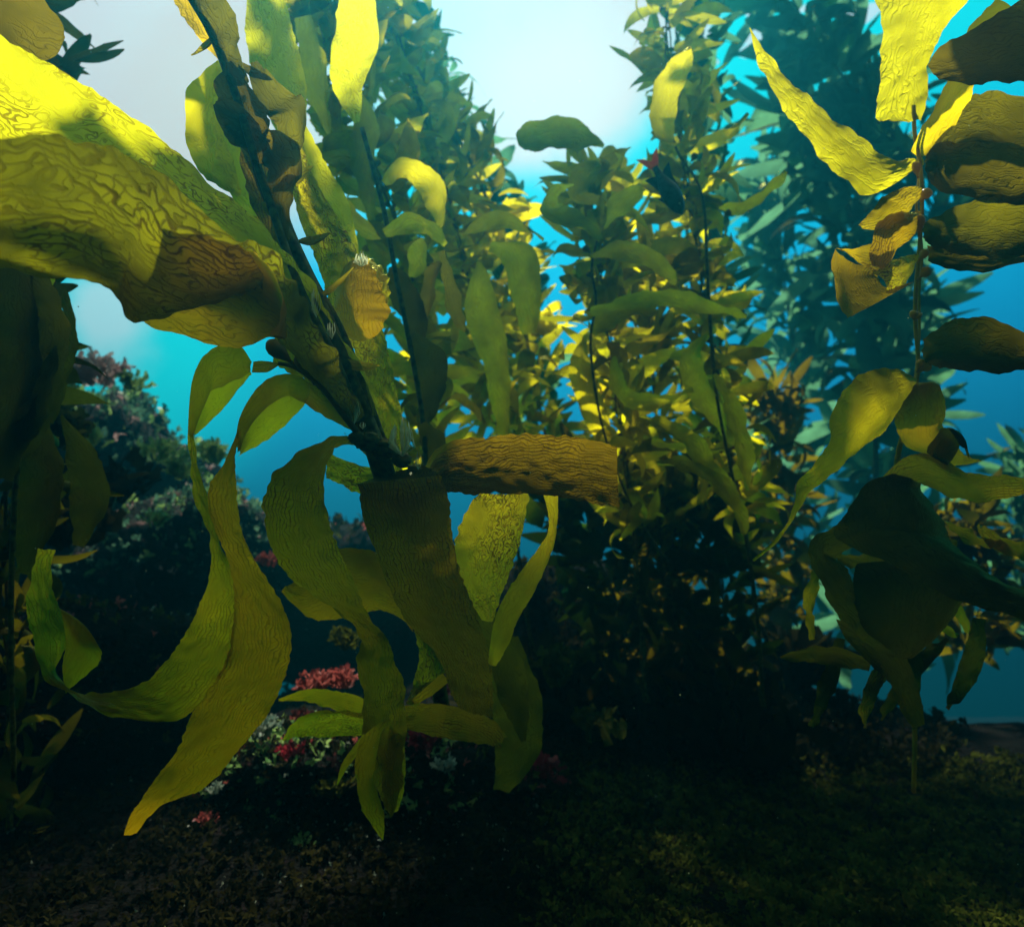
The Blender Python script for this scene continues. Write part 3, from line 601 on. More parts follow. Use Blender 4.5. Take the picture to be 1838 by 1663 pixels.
# streaky sheath from the near blades to the crown
blade(fp, [(500, 480, .93, 490, 650, .95), (545, 560, .95, 520, 670, .97), (585, 640, .97, 560, 690, .98), (625, 720, .99, 600, 735, 1.0), (655, 780, 1.02, 640, 775, 1.02)], K['wrinkle'], seed=9, nc=12, corr=.006)
# floats and their stalks
for (a, b, r_) in [((528, 655, .93), (480, 612, .93), .0125), ((566, 690, .93), (536, 632, .93), .013)]:
    m = MB(); float_mesh(m, P(*a), P(*b), r_); m.build('float', K['float'], fp)
tube(fp, [(500, 652, .93), (530, 660, .93), (572, 690, .93), (605, 730, .95), (640, 775, 1.0)], [.0028, .003, .0035, .004, .005], K['float'], 'stalk')
tube(fp, [(526, 652, .93), (545, 668, .93), (560, 680, .93)], [.003] * 3, K['float'], 'stalk')
# looped blade 1: bulb, bend, long ribbon curling up at the far left
blade(fp, [(500, 652, .93, 500, 656, .93), (478, 648, .93, 478, 668, .93), (455, 648, .93, 452, 668, .93)], K['plain'], seed=31, nc=8, name='blade_base')
blade(fp, [(452, 650, .93, 450, 664, .93), (432, 622, .91, 443, 672, .95), (400, 618, .89, 405, 690, .95), (368, 636, .88, 365, 710, .94), (348, 672, .88, 350, 740, .93), (340, 720, .89, 344, 765, .92), (337, 780, .90, 345, 790, .91)],
      K['plain'], seed=32, nc=10, arch=.2)
blade(fp, tilt([(449, 665, .955, 449, 669, .955), (405, 672, .96, 436, 690, .965), (375, 684, .96, 405, 728, .965), (352, 700, .955, 375, 760, .96), (344, 735, .94, 352, 778, .94), (342, 775, .925, 346, 786, .925)], 0, .07),
      K['yellow'], seed=33, nc=10, arch=.05, corr=.002)
blade(fp, [(337, 765, .905, 346, 768, .915), (340, 820, .91, 352, 822, .93), (345, 870, .91, 366, 868, .94), (362, 930, .91, 382, 920, .95), (378, 975, .92, 400, 985, .95), (374, 1040, .93, 420, 1045, .95), (342, 1120, .94, 424, 1105, .95), (310, 1170, .94, 405, 1200, .93), (265, 1220, .93, 345, 1276, .90), (215, 1238, .92, 290, 1296, .88), (158, 1246, .92, 195, 1281, .87), (118, 1236, .93, 122, 1246, .88), (100, 1200, .95, 78, 1208, .90), (130, 1140, .98, 58, 1145, .93), (104, 1085, 1.0, 48, 1085, .95), (92, 1020, 1.0, 58, 1020, .97), (98, 985, 1.0, 70, 985, .98)],
      K['olive'], seed=34, nc=16, arch=.08, ruffle=.0025, rf=60, corr=.0035, per=12)
blade(fp, [(122, 1238, .93, 118, 1244, .92), (150, 1215, .95, 112, 1200, .94), (180, 1185, .97, 118, 1150, .96), (178, 1160, .98, 110, 1100, .97), (150, 1145, .98, 105, 1090, .98)], K['plain'], seed=35, nc=8, arch=.1)
# looped blade 2: bend and long broad ribbon to the lower left
rib(fp, [(640, 770, 1.0, 12), (600, 735, .98, 40), (570, 710, .97, 50), (548, 697, .96, 40)], K['olive'], seed=40, nc=8, name='blade_base', corr=.003)
blade(fp, [(556, 690, .96, 550, 716, .96), (540, 676, .93, 543, 722, .97), (506, 671, .91, 520, 708, .97), (472, 686, .89, 480, 720, .96), (447, 716, .88, 446, 748, .94), (430, 750, .88, 430, 780, .92), (424, 780, .89, 426, 812, .90)],
      K['plain'], seed=41, nc=10, arch=.2)
blade(fp, tilt([(548, 706, .975, 549, 722, .975), (520, 706, .98, 530, 745, .985), (480, 712, .98, 490, 782, .985), (452, 738, .97, 458, 802, .97), (434, 765, .95, 436, 814, .95), (424, 800, .92, 426, 820, .92)], 0, .07),
      K['yellow'], seed=42, nc=10, arch=.06, corr=.002)
blade(fp, [(428, 765, .89, 429, 790, .90), (405, 822, .90, 423, 815, .91), (378, 870, .91, 424, 862, .93), (374, 912, .92, 427, 912, .94), (392, 965, .93, 438, 965, .95), (412, 1015, .94, 464, 1015, .96), (420, 1070, .94, 500, 1072, .97), (416, 1135, .94, 522, 1134, .97), (400, 1195, .93, 517, 1195, .96), (345, 1280, .92, 488, 1268, .94), (318, 1345, .91, 440, 1332, .93), (268, 1412, .90, 370, 1410, .92), (235, 1462, .90, 290, 1445, .92), (222, 1500, .90, 245, 1492, .91)],
      K['olive'], seed=43, nc=18, arch=.09, ruffle=.003, rf=45, corr=.0035, per=12)
# blade 3: from the crown left and down, twisting to a wrinkled end
blade(fp, [(690, 800, 1.02, 680, 840, 1.04), (630, 780, .99, 640, 800, 1.03), (560, 800, .94, 600, 800, 1.02), (500, 838, .91, 586, 845, 1.0), (476, 885, .90, 583, 895, .98), (474, 930, .91, 590, 935, .97), (488, 987, .93, 604, 975, .97), (515, 1030, .95, 630, 1030, .98), (560, 1068, .97, 652, 1085, .99), (615, 1102, .99, 680, 1128, 1.0), (645, 1144, 1.01, 702, 1160, .99), (641, 1183, 1.02, 713, 1198, .98), (650, 1242, 1.03, 727, 1242, .97), (652, 1310, 1.03, 728, 1300, .96), (660, 1370, 1.02, 726, 1360, .95), (684, 1430, 1.0, 714, 1440, .95), (700, 1455, .99, 706, 1465, .96)],
      K['brown'], seed=44, nc=18, arch=.10, ruffle=.003, rf=60, corr=.005, per=12)
blade(fp, [(700, 1290, .95, 702, 1292, .95), (660, 1308, .94, 690, 1310, .96), (642, 1345, .93, 678, 1345, .96), (638, 1398, .93, 670, 1390, .96), (650, 1450, .93, 684, 1440, .96), (674, 1490, .94, 690, 1480, .95), (686, 1506, .95, 688, 1506, .95)], K['olive'], seed=45, nc=8, arch=.15, ruffle=.003)
blade(fp, [(700, 1300, .97, 722, 1320, .96), (690, 1360, .98, 728, 1370, .96), (686, 1410, .98, 724, 1420, .96), (690, 1450, .98, 714, 1455, .97)], K['wrinkle'], seed=46, nc=10, corr=.006, arch=.1)
# bright underside strip at the crown
blade(fp, [(586, 812, 1.04, 586, 858, 1.02), (620, 826, 1.05, 606, 866, 1.03), (660, 838, 1.06, 630, 880, 1.03), (700, 846, 1.06, 648, 885, 1.03)], K['wrinkle'], seed=47, nc=10, corr=.006)
# blade 4: broad dark blade falling from a straight fold
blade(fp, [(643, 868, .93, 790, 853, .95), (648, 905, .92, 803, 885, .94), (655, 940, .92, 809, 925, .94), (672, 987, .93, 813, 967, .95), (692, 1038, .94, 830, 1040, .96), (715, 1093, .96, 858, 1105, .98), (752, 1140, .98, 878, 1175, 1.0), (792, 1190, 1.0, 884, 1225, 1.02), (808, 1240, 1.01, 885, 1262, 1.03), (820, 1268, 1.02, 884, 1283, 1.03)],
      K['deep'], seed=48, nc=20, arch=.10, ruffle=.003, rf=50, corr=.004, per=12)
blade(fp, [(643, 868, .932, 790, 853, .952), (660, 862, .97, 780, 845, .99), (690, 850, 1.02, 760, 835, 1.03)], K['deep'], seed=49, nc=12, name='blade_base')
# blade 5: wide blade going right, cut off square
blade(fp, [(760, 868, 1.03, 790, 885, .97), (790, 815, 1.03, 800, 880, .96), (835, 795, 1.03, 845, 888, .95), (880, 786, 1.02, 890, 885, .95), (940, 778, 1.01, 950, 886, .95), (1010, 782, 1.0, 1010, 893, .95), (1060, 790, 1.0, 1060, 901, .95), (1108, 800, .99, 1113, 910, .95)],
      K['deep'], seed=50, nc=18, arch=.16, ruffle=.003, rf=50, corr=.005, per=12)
blade(fp, [(755, 860, 1.06, 780, 870, 1.0), (775, 815, 1.07, 810, 850, 1.0), (815, 790, 1.08, 850, 830, 1.02), (870, 785, 1.08, 880, 830, 1.03)], K['olive'], seed=51, nc=8, arch=.1)
# blade 6: labyrinth-wrinkled blade
blade(fp, [(862, 884, 1.02, 950, 884, 1.04), (838, 912, 1.01, 944, 920, 1.04), (820, 960, 1.0, 935, 965, 1.04), (815, 1005, 1.0, 922, 1010, 1.04), (832, 1060, 1.01, 902, 1062, 1.04), (865, 1112, 1.02, 884, 1116, 1.03)], K['wrinkle'], seed=52, nc=16, arch=.12, corr=.006)
# blade 7: narrow plain blade at the right
blade(fp, [(975, 885, 1.0, 1002, 885, 1.0), (984, 925, .99, 1001, 928, 1.0), (980, 962, .98, 994, 979, 1.0), (935, 1025, .98, 965, 1050, 1.0), (900, 1081, .98, 930, 1112, 1.0), (884, 1128, .99, 912, 1158, 1.0), (876, 1190, 1.0, 890, 1195, 1.0)], K['plain'], seed=53, nc=8, arch=.15, corr=.002)
# blade 8: yellowish blade behind, then the bright wrinkled strip
blade(fp, [(505, 1062, 1.2, 512, 1052, 1.2), (560, 1110, 1.18, 530, 1042, 1.2), (620, 1108, 1.16, 590, 990, 1.2), (680, 1095, 1.14, 650, 985, 1.19), (720, 1110, 1.12, 700, 1005, 1.18), (742, 1135, 1.10, 735, 1060, 1.15)], K['olive'], seed=54, nc=14, arch=.15, corr=.004)
blade(fp, [(735, 1110, 1.1, 760, 1110, 1.12), (748, 1145, 1.09, 790, 1150, 1.12), (752, 1180, 1.08, 800, 1180, 1.12), (744, 1215, 1.07, 800, 1205, 1.1), (738, 1240, 1.05, 790, 1215, 1.1), (728, 1262, 1.0, 745, 1268, 1.03)], K['wrinkle'], seed=55, nc=10, arch=.1, corr=.006)
# low horizontal blades
rib(fp, [(500, 1256, 1.12, 4), (550, 1248, 1.12, 22, .02), (600, 1256, 1.1, 34, .03), (655, 1272, 1.08, 36, .03), (720, 1290, 1.1, 20)], K['olive'], seed=56, nc=10, arch=.1, corr=.004)
rib(fp, [(508, 1328, 1.1, 3), (530, 1310, 1.1, 26, .02), (565, 1300, 1.1, 44, .03), (610, 1298, 1.1, 46, .03), (655, 1300, 1.08, 40, .03)], K['wrinkle'], seed=57, nc=10, arch=.15, corr=.005)
rib(fp, [(724, 1285, 1.06, 40), (770, 1290, 1.05, 56, .03), (830, 1300, 1.06, 58, .03), (880, 1315, 1.07, 44, .02), (905, 1330, 1.08, 20)], K['brown'], seed=58, nc=12, arch=.2, corr=.005)
rib(fp, [(655, 1318, 1.0, 6), (635, 1350, 1.0, 14), (618, 1375, 1.0, 12), (605, 1408, 1.0, 2)], K['yellow'], seed=59, nc=6)
rib(fp, [(740, 1262, 1.02, 10), (770, 1240, 1.02, 18), (800, 1215, 1.02, 20)], K['olive'], seed=60, nc=6)
rib(fp, [(900, 1150, 1.2, 60), (925, 1250, 1.2, 90, .05), (930, 1340, 1.2, 80, .05), (900, 1420, 1.2, 30)], K['dark'], seed=61, nc=10, arch=.1, ruffle=.005)
rib(fp, [(860, 1090, 1.12, 50), (905, 1180, 1.12, 60, .04), (925, 1260, 1.12, 50), (940, 1330, 1.12, 8)], K['dark'], seed=62, nc=10, arch=.1, ruffle=.004)
rnd = random.Random(91)
for i in range(13):                     # small torn blades and shoots along the main stipe
    t = i / 12; u, v, d = 400 + 225 * t + rnd.uniform(-12, 12), 60 + 640 * t, 1.0; a = rnd.uniform(-.6, .9) + (0 if i % 2 else 2.6); L_ = rnd.uniform(40, 90); w = rnd.uniform(10, 26)
    if 250 < v < 560 and i % 2 == 0: L_ *= .5
    rib(fp, [(u + math.cos(a) * L_ * q, v + math.sin(a) * L_ * q - 18 * q * q, d - .02 * q, max(2, w * math.sin(math.pi * (.12 + .84 * q)))) for q in (0, .25, .5, .75, 1)], K[('brown', 'dark', 'olive')[i % 3]], seed=400 + i, nc=6, arch=.2, ruffle=.004, rf=90)
# knobbly crown where everything joins
m = MB()
for i, (u, v, d, r_) in enumerate([(660, 792, 1.01, .015), (690, 805, 1.02, .016), (720, 825, 1.04, .012), (640, 785, 1.0, .010), (745, 845, 1.06, .010)]):
    c = P(u, v, d); g = []
    for a in range(13):
        th = math.pi * a / 12
        g.append([c + Vector((math.sin(th) * math.cos(q * .5236) * 1.3, math.sin(th) * math.sin(q * .5236), math.cos(th))) * r_ * (1 + .4 * noise.noise(Vector((a * .7, (q % 12) * .8, i)))) for q in range(13)])
    m.grid(g)
m.build('crown', K['stipe'], fp)
# ------------------------------------------------------------------ pale growths living on the front plant
def tuft(u, v, d, w, h, lab, seed, name='hydroid_tuft', cat='sea creature'):
    rnd = random.Random(seed); m = MB(); b = P(u, v + h / 2, d); k = d / F
    for i in range(34 if w > 20 else 10):
        a = rnd.uniform(-1, 1); hh = h * rnd.uniform(.55, 1.05) * (1 - .25 * a * a)
        tip = P(u + a * w / 2, v + h / 2 - hh, d + rnd.uniform(-.012, .012)); midp = b.lerp(tip, .55) + (CR @ Vector((a * w * .35 * k, 0, rnd.uniform(-.006, .006))))
        side = (CR @ Vector((1, rnd.uniform(-.4, .4), rnd.uniform(-.9, .9)))).normalized() * w * k * rnd.uniform(.02, .06)
        m.grid([[b - side * .3, b + side * .3], [midp - side, midp + side], [tip - side * 1.3, tip + side * .7], [tip + (tip - midp) * .25 - side * .1, tip + (tip - midp) * .25 + side * .1]])
    return tag(m.build(name, K['white'], origin=b), lab, cat, 'pale growths on the front kelp')
tuft(722, 788, 1.0, 38, 62, 'largest pale feathery tuft, on the crown of the front kelp', 1)
tuft(751, 828, .99, 10, 30, 'short whitish finger standing right of the feathery tuft', 2)
tuft(737, 850, .92, 5, 6, 'tiny white dot on the fold of the broad dark blade', 6)
tuft(636, 738, .95, 16, 46, 'slim pale sprig on the stalk above the crown', 3)
tuft(651, 764, .95, 14, 12, 'small pale knob between the sprig and the feathery tuft', 4)
tuft(648, 466, .99, 22, 26, 'bright white tuft on the top edge of the oval ruffled blade', 5)
tuft(596, 592, .95, 16, 34, 'pale green growth on the stipe left of the oval blade', 7)
tuft(568, 545, .95, 18, 50, 'long pale green growth on the stipe beside the brown curled blade', 8)

# ------------------------------------------------------------------ right front plant
rp = empty('giant_kelp', P(1620, 1500, 1.4), 'right front kelp with beaded yellow stipe and dark paddle blades crossing the right edge', 'kelp')
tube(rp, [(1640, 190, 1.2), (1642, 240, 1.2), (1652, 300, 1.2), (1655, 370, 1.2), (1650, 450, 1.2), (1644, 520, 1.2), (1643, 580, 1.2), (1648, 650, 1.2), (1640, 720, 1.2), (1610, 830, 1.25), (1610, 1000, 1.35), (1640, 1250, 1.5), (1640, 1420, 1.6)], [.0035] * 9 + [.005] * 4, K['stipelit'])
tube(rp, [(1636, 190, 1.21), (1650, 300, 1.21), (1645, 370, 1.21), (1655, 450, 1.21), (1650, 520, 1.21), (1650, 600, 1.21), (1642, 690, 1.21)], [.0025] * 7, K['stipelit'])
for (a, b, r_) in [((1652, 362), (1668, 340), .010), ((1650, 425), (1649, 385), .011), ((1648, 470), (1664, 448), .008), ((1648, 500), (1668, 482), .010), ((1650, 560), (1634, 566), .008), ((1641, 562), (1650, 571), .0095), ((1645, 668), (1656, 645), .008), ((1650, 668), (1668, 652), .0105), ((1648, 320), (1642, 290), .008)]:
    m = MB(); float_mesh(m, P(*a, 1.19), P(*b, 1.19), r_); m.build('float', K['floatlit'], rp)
RB = [
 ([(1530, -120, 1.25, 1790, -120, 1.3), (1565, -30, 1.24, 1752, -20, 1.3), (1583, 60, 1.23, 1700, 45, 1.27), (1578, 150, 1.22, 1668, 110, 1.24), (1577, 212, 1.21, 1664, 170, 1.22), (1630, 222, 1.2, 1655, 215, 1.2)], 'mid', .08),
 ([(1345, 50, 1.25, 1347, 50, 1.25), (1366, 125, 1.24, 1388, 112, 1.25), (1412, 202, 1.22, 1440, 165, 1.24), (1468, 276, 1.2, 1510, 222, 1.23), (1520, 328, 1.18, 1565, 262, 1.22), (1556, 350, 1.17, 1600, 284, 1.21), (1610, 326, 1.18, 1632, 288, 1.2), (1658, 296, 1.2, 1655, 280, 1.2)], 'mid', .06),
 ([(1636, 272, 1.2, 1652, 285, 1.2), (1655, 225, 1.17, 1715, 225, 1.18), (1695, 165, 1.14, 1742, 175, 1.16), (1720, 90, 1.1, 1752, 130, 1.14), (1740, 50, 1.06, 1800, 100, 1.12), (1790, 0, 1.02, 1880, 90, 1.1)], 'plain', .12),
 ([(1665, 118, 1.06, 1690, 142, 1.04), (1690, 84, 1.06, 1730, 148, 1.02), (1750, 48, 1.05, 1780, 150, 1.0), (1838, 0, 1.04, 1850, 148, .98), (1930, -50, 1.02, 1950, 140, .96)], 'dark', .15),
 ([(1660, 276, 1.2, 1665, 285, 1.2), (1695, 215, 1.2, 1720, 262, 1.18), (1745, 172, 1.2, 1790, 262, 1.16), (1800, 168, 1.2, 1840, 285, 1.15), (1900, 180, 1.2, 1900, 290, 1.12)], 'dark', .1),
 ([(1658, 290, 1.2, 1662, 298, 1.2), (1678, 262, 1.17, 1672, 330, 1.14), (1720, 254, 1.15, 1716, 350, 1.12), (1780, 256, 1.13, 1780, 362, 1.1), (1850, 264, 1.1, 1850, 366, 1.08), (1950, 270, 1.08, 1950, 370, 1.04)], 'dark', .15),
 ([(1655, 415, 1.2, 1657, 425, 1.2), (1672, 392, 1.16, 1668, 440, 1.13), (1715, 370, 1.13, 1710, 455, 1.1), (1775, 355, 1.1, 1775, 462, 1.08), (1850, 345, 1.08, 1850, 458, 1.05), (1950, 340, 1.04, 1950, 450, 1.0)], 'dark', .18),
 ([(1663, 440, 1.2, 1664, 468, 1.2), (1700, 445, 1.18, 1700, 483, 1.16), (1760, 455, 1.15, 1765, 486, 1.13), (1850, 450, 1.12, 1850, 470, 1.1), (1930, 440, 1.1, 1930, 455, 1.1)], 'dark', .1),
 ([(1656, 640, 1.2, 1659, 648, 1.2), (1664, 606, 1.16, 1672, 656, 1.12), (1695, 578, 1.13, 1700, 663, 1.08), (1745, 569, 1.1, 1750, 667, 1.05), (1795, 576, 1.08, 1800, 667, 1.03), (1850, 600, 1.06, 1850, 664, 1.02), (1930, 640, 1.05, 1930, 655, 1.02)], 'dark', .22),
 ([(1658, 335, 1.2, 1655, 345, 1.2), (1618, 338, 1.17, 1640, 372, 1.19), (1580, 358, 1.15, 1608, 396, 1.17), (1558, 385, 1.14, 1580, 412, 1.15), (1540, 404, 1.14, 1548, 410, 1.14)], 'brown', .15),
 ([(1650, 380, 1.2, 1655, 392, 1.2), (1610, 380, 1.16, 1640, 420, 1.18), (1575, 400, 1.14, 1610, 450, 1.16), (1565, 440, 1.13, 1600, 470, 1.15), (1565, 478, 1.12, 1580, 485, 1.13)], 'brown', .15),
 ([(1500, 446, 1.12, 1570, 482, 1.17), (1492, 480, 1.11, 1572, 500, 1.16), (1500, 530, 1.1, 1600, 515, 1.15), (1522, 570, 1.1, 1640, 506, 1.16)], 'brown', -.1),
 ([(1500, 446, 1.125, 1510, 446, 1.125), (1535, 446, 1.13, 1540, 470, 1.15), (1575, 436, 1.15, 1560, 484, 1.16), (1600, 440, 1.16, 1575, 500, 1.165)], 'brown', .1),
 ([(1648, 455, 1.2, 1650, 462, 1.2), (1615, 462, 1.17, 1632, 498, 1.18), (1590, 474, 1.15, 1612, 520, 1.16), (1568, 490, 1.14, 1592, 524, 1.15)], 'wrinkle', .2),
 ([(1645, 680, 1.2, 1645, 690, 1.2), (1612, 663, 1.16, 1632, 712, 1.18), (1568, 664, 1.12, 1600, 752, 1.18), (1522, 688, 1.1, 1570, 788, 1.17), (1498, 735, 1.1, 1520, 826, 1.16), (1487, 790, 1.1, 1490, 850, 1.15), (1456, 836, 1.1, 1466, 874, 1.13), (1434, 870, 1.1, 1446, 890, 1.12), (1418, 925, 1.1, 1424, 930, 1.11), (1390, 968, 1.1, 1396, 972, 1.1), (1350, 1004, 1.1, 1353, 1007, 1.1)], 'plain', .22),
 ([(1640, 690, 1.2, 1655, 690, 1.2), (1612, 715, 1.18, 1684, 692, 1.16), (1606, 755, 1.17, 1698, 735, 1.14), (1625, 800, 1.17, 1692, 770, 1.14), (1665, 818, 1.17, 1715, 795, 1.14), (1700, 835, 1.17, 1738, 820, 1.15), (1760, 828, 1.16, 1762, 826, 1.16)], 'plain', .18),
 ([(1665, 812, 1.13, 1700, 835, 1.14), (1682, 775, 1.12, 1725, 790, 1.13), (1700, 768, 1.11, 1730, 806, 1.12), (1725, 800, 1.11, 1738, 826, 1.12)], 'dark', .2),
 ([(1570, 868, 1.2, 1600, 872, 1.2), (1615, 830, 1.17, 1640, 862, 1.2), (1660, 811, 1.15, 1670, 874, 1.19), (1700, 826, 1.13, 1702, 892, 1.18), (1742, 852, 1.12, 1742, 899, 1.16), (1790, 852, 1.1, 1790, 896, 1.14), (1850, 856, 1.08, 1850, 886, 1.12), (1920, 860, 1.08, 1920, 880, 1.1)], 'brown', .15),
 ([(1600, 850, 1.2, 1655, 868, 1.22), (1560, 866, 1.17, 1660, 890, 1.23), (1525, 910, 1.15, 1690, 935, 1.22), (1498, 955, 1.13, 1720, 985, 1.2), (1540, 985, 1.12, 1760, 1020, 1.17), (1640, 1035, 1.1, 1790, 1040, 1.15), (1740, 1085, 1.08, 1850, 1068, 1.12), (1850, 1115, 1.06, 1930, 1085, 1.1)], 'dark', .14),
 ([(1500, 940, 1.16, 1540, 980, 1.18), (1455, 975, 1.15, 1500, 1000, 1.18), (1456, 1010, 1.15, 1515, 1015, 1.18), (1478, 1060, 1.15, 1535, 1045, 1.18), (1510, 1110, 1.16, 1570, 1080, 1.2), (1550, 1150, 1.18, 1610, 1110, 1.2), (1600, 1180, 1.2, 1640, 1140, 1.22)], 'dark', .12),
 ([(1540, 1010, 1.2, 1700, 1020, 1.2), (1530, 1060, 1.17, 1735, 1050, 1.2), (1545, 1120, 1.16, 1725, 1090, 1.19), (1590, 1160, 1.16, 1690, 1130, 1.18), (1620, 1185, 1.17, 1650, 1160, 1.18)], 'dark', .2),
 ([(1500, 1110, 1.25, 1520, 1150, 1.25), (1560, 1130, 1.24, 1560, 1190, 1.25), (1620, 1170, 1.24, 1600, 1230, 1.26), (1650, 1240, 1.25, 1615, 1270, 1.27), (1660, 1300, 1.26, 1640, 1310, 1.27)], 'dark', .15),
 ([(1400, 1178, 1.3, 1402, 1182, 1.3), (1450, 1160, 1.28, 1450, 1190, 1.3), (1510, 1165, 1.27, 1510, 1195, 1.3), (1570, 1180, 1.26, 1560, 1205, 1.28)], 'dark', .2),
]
for i, (rows, mt, ar) in enumerate(RB):
    blade(rp, rows, K[mt], seed=70 + i, nc=14, arch=ar, ruffle=.003, rf=55, corr=.003)

rnd = random.Random(404)
for i in range(16):
    u, v = rnd.uniform(1480, 1760), rnd.uniform(880, 1180); a = rnd.uniform(.2, 2.6); L_ = rnd.uniform(110, 230); w = rnd.uniform(16, 46); d = rnd.uniform(1.25, 1.5); c = rnd.uniform(-1.2, 1.2); pts = []
    for k in range(6):
        t = k / 5; pts.append((u, v, d + .03 * math.sin(k + i), max(2, w * math.sin(math.pi * (.08 + .9 * t)) ** .8), .02)); u += math.cos(a) * L_ / 5; v += math.sin(a) * L_ / 5; a += c / 5
    rib(rp, pts, K[('dark', 'dark', 'brown', 'plain')[i % 4]], seed=300 + i, nc=8, arch=.15, ruffle=.006, rf=70, corr=.003)
# ------------------------------------------------------------------ left blades in front of the cyan gap
lk = empty('giant_kelp', P(30, 1300, 1.3), 'left kelp with upright olive and yellow blades beside the cyan gap', 'kelp')
tube(lk, [(60, 470, 1.3), (70, 560, 1.3), (60, 700, 1.3), (30, 850, 1.32), (20, 1100, 1.35), (25, 1400, 1.4)], [.005] * 6, K['stipe'])
for i, (rows, mt) in enumerate([
    ([(70, 480, 1.25, 8), (85, 540, 1.25, 50, .02), (95, 600, 1.26, 55, .03), (85, 680, 1.27, 60), (60, 760, 1.28, 60), (30, 820, 1.3, 30)], 'dark'),
    ([(88, 490, 1.3, 20), (80, 530, 1.3, 26), (66, 590, 1.3, 24), (60, 650, 1.3, 20)], 'yellow'),
    ([(115, 520, 1.35, 8), (125, 580, 1.35, 26), (118, 640, 1.35, 34), (100, 700, 1.35, 34), (90, 760, 1.35, 14)], 'dark'),
    ([(100, 620, 1.24, 6), (92, 650, 1.24, 22), (78, 700, 1.24, 34), (50, 760, 1.26, 50), (20, 800, 1.28, 40)], 'dark'),
    ([(20, 470, 1.25, 60), (25, 560, 1.25, 80), (30, 650, 1.25, 90), (15, 760, 1.25, 90), (0, 860, 1.26, 50)], 'dark'),
    ([(80, 740, 1.4, 4), (70, 790, 1.4, 60), (75, 860, 1.4, 80), (60, 950, 1.4, 70), (40, 1030, 1.4, 20)], 'dark'),
    ([(110, 745, 1.5, 4), (150, 830, 1.5, 60), (160, 900, 1.5, 70), (140, 980, 1.5, 20)], 'dark')]):
    rib(lk, rows, K[mt], seed=110 + i, nc=10, arch=.15, ruffle=.004, corr=.002)

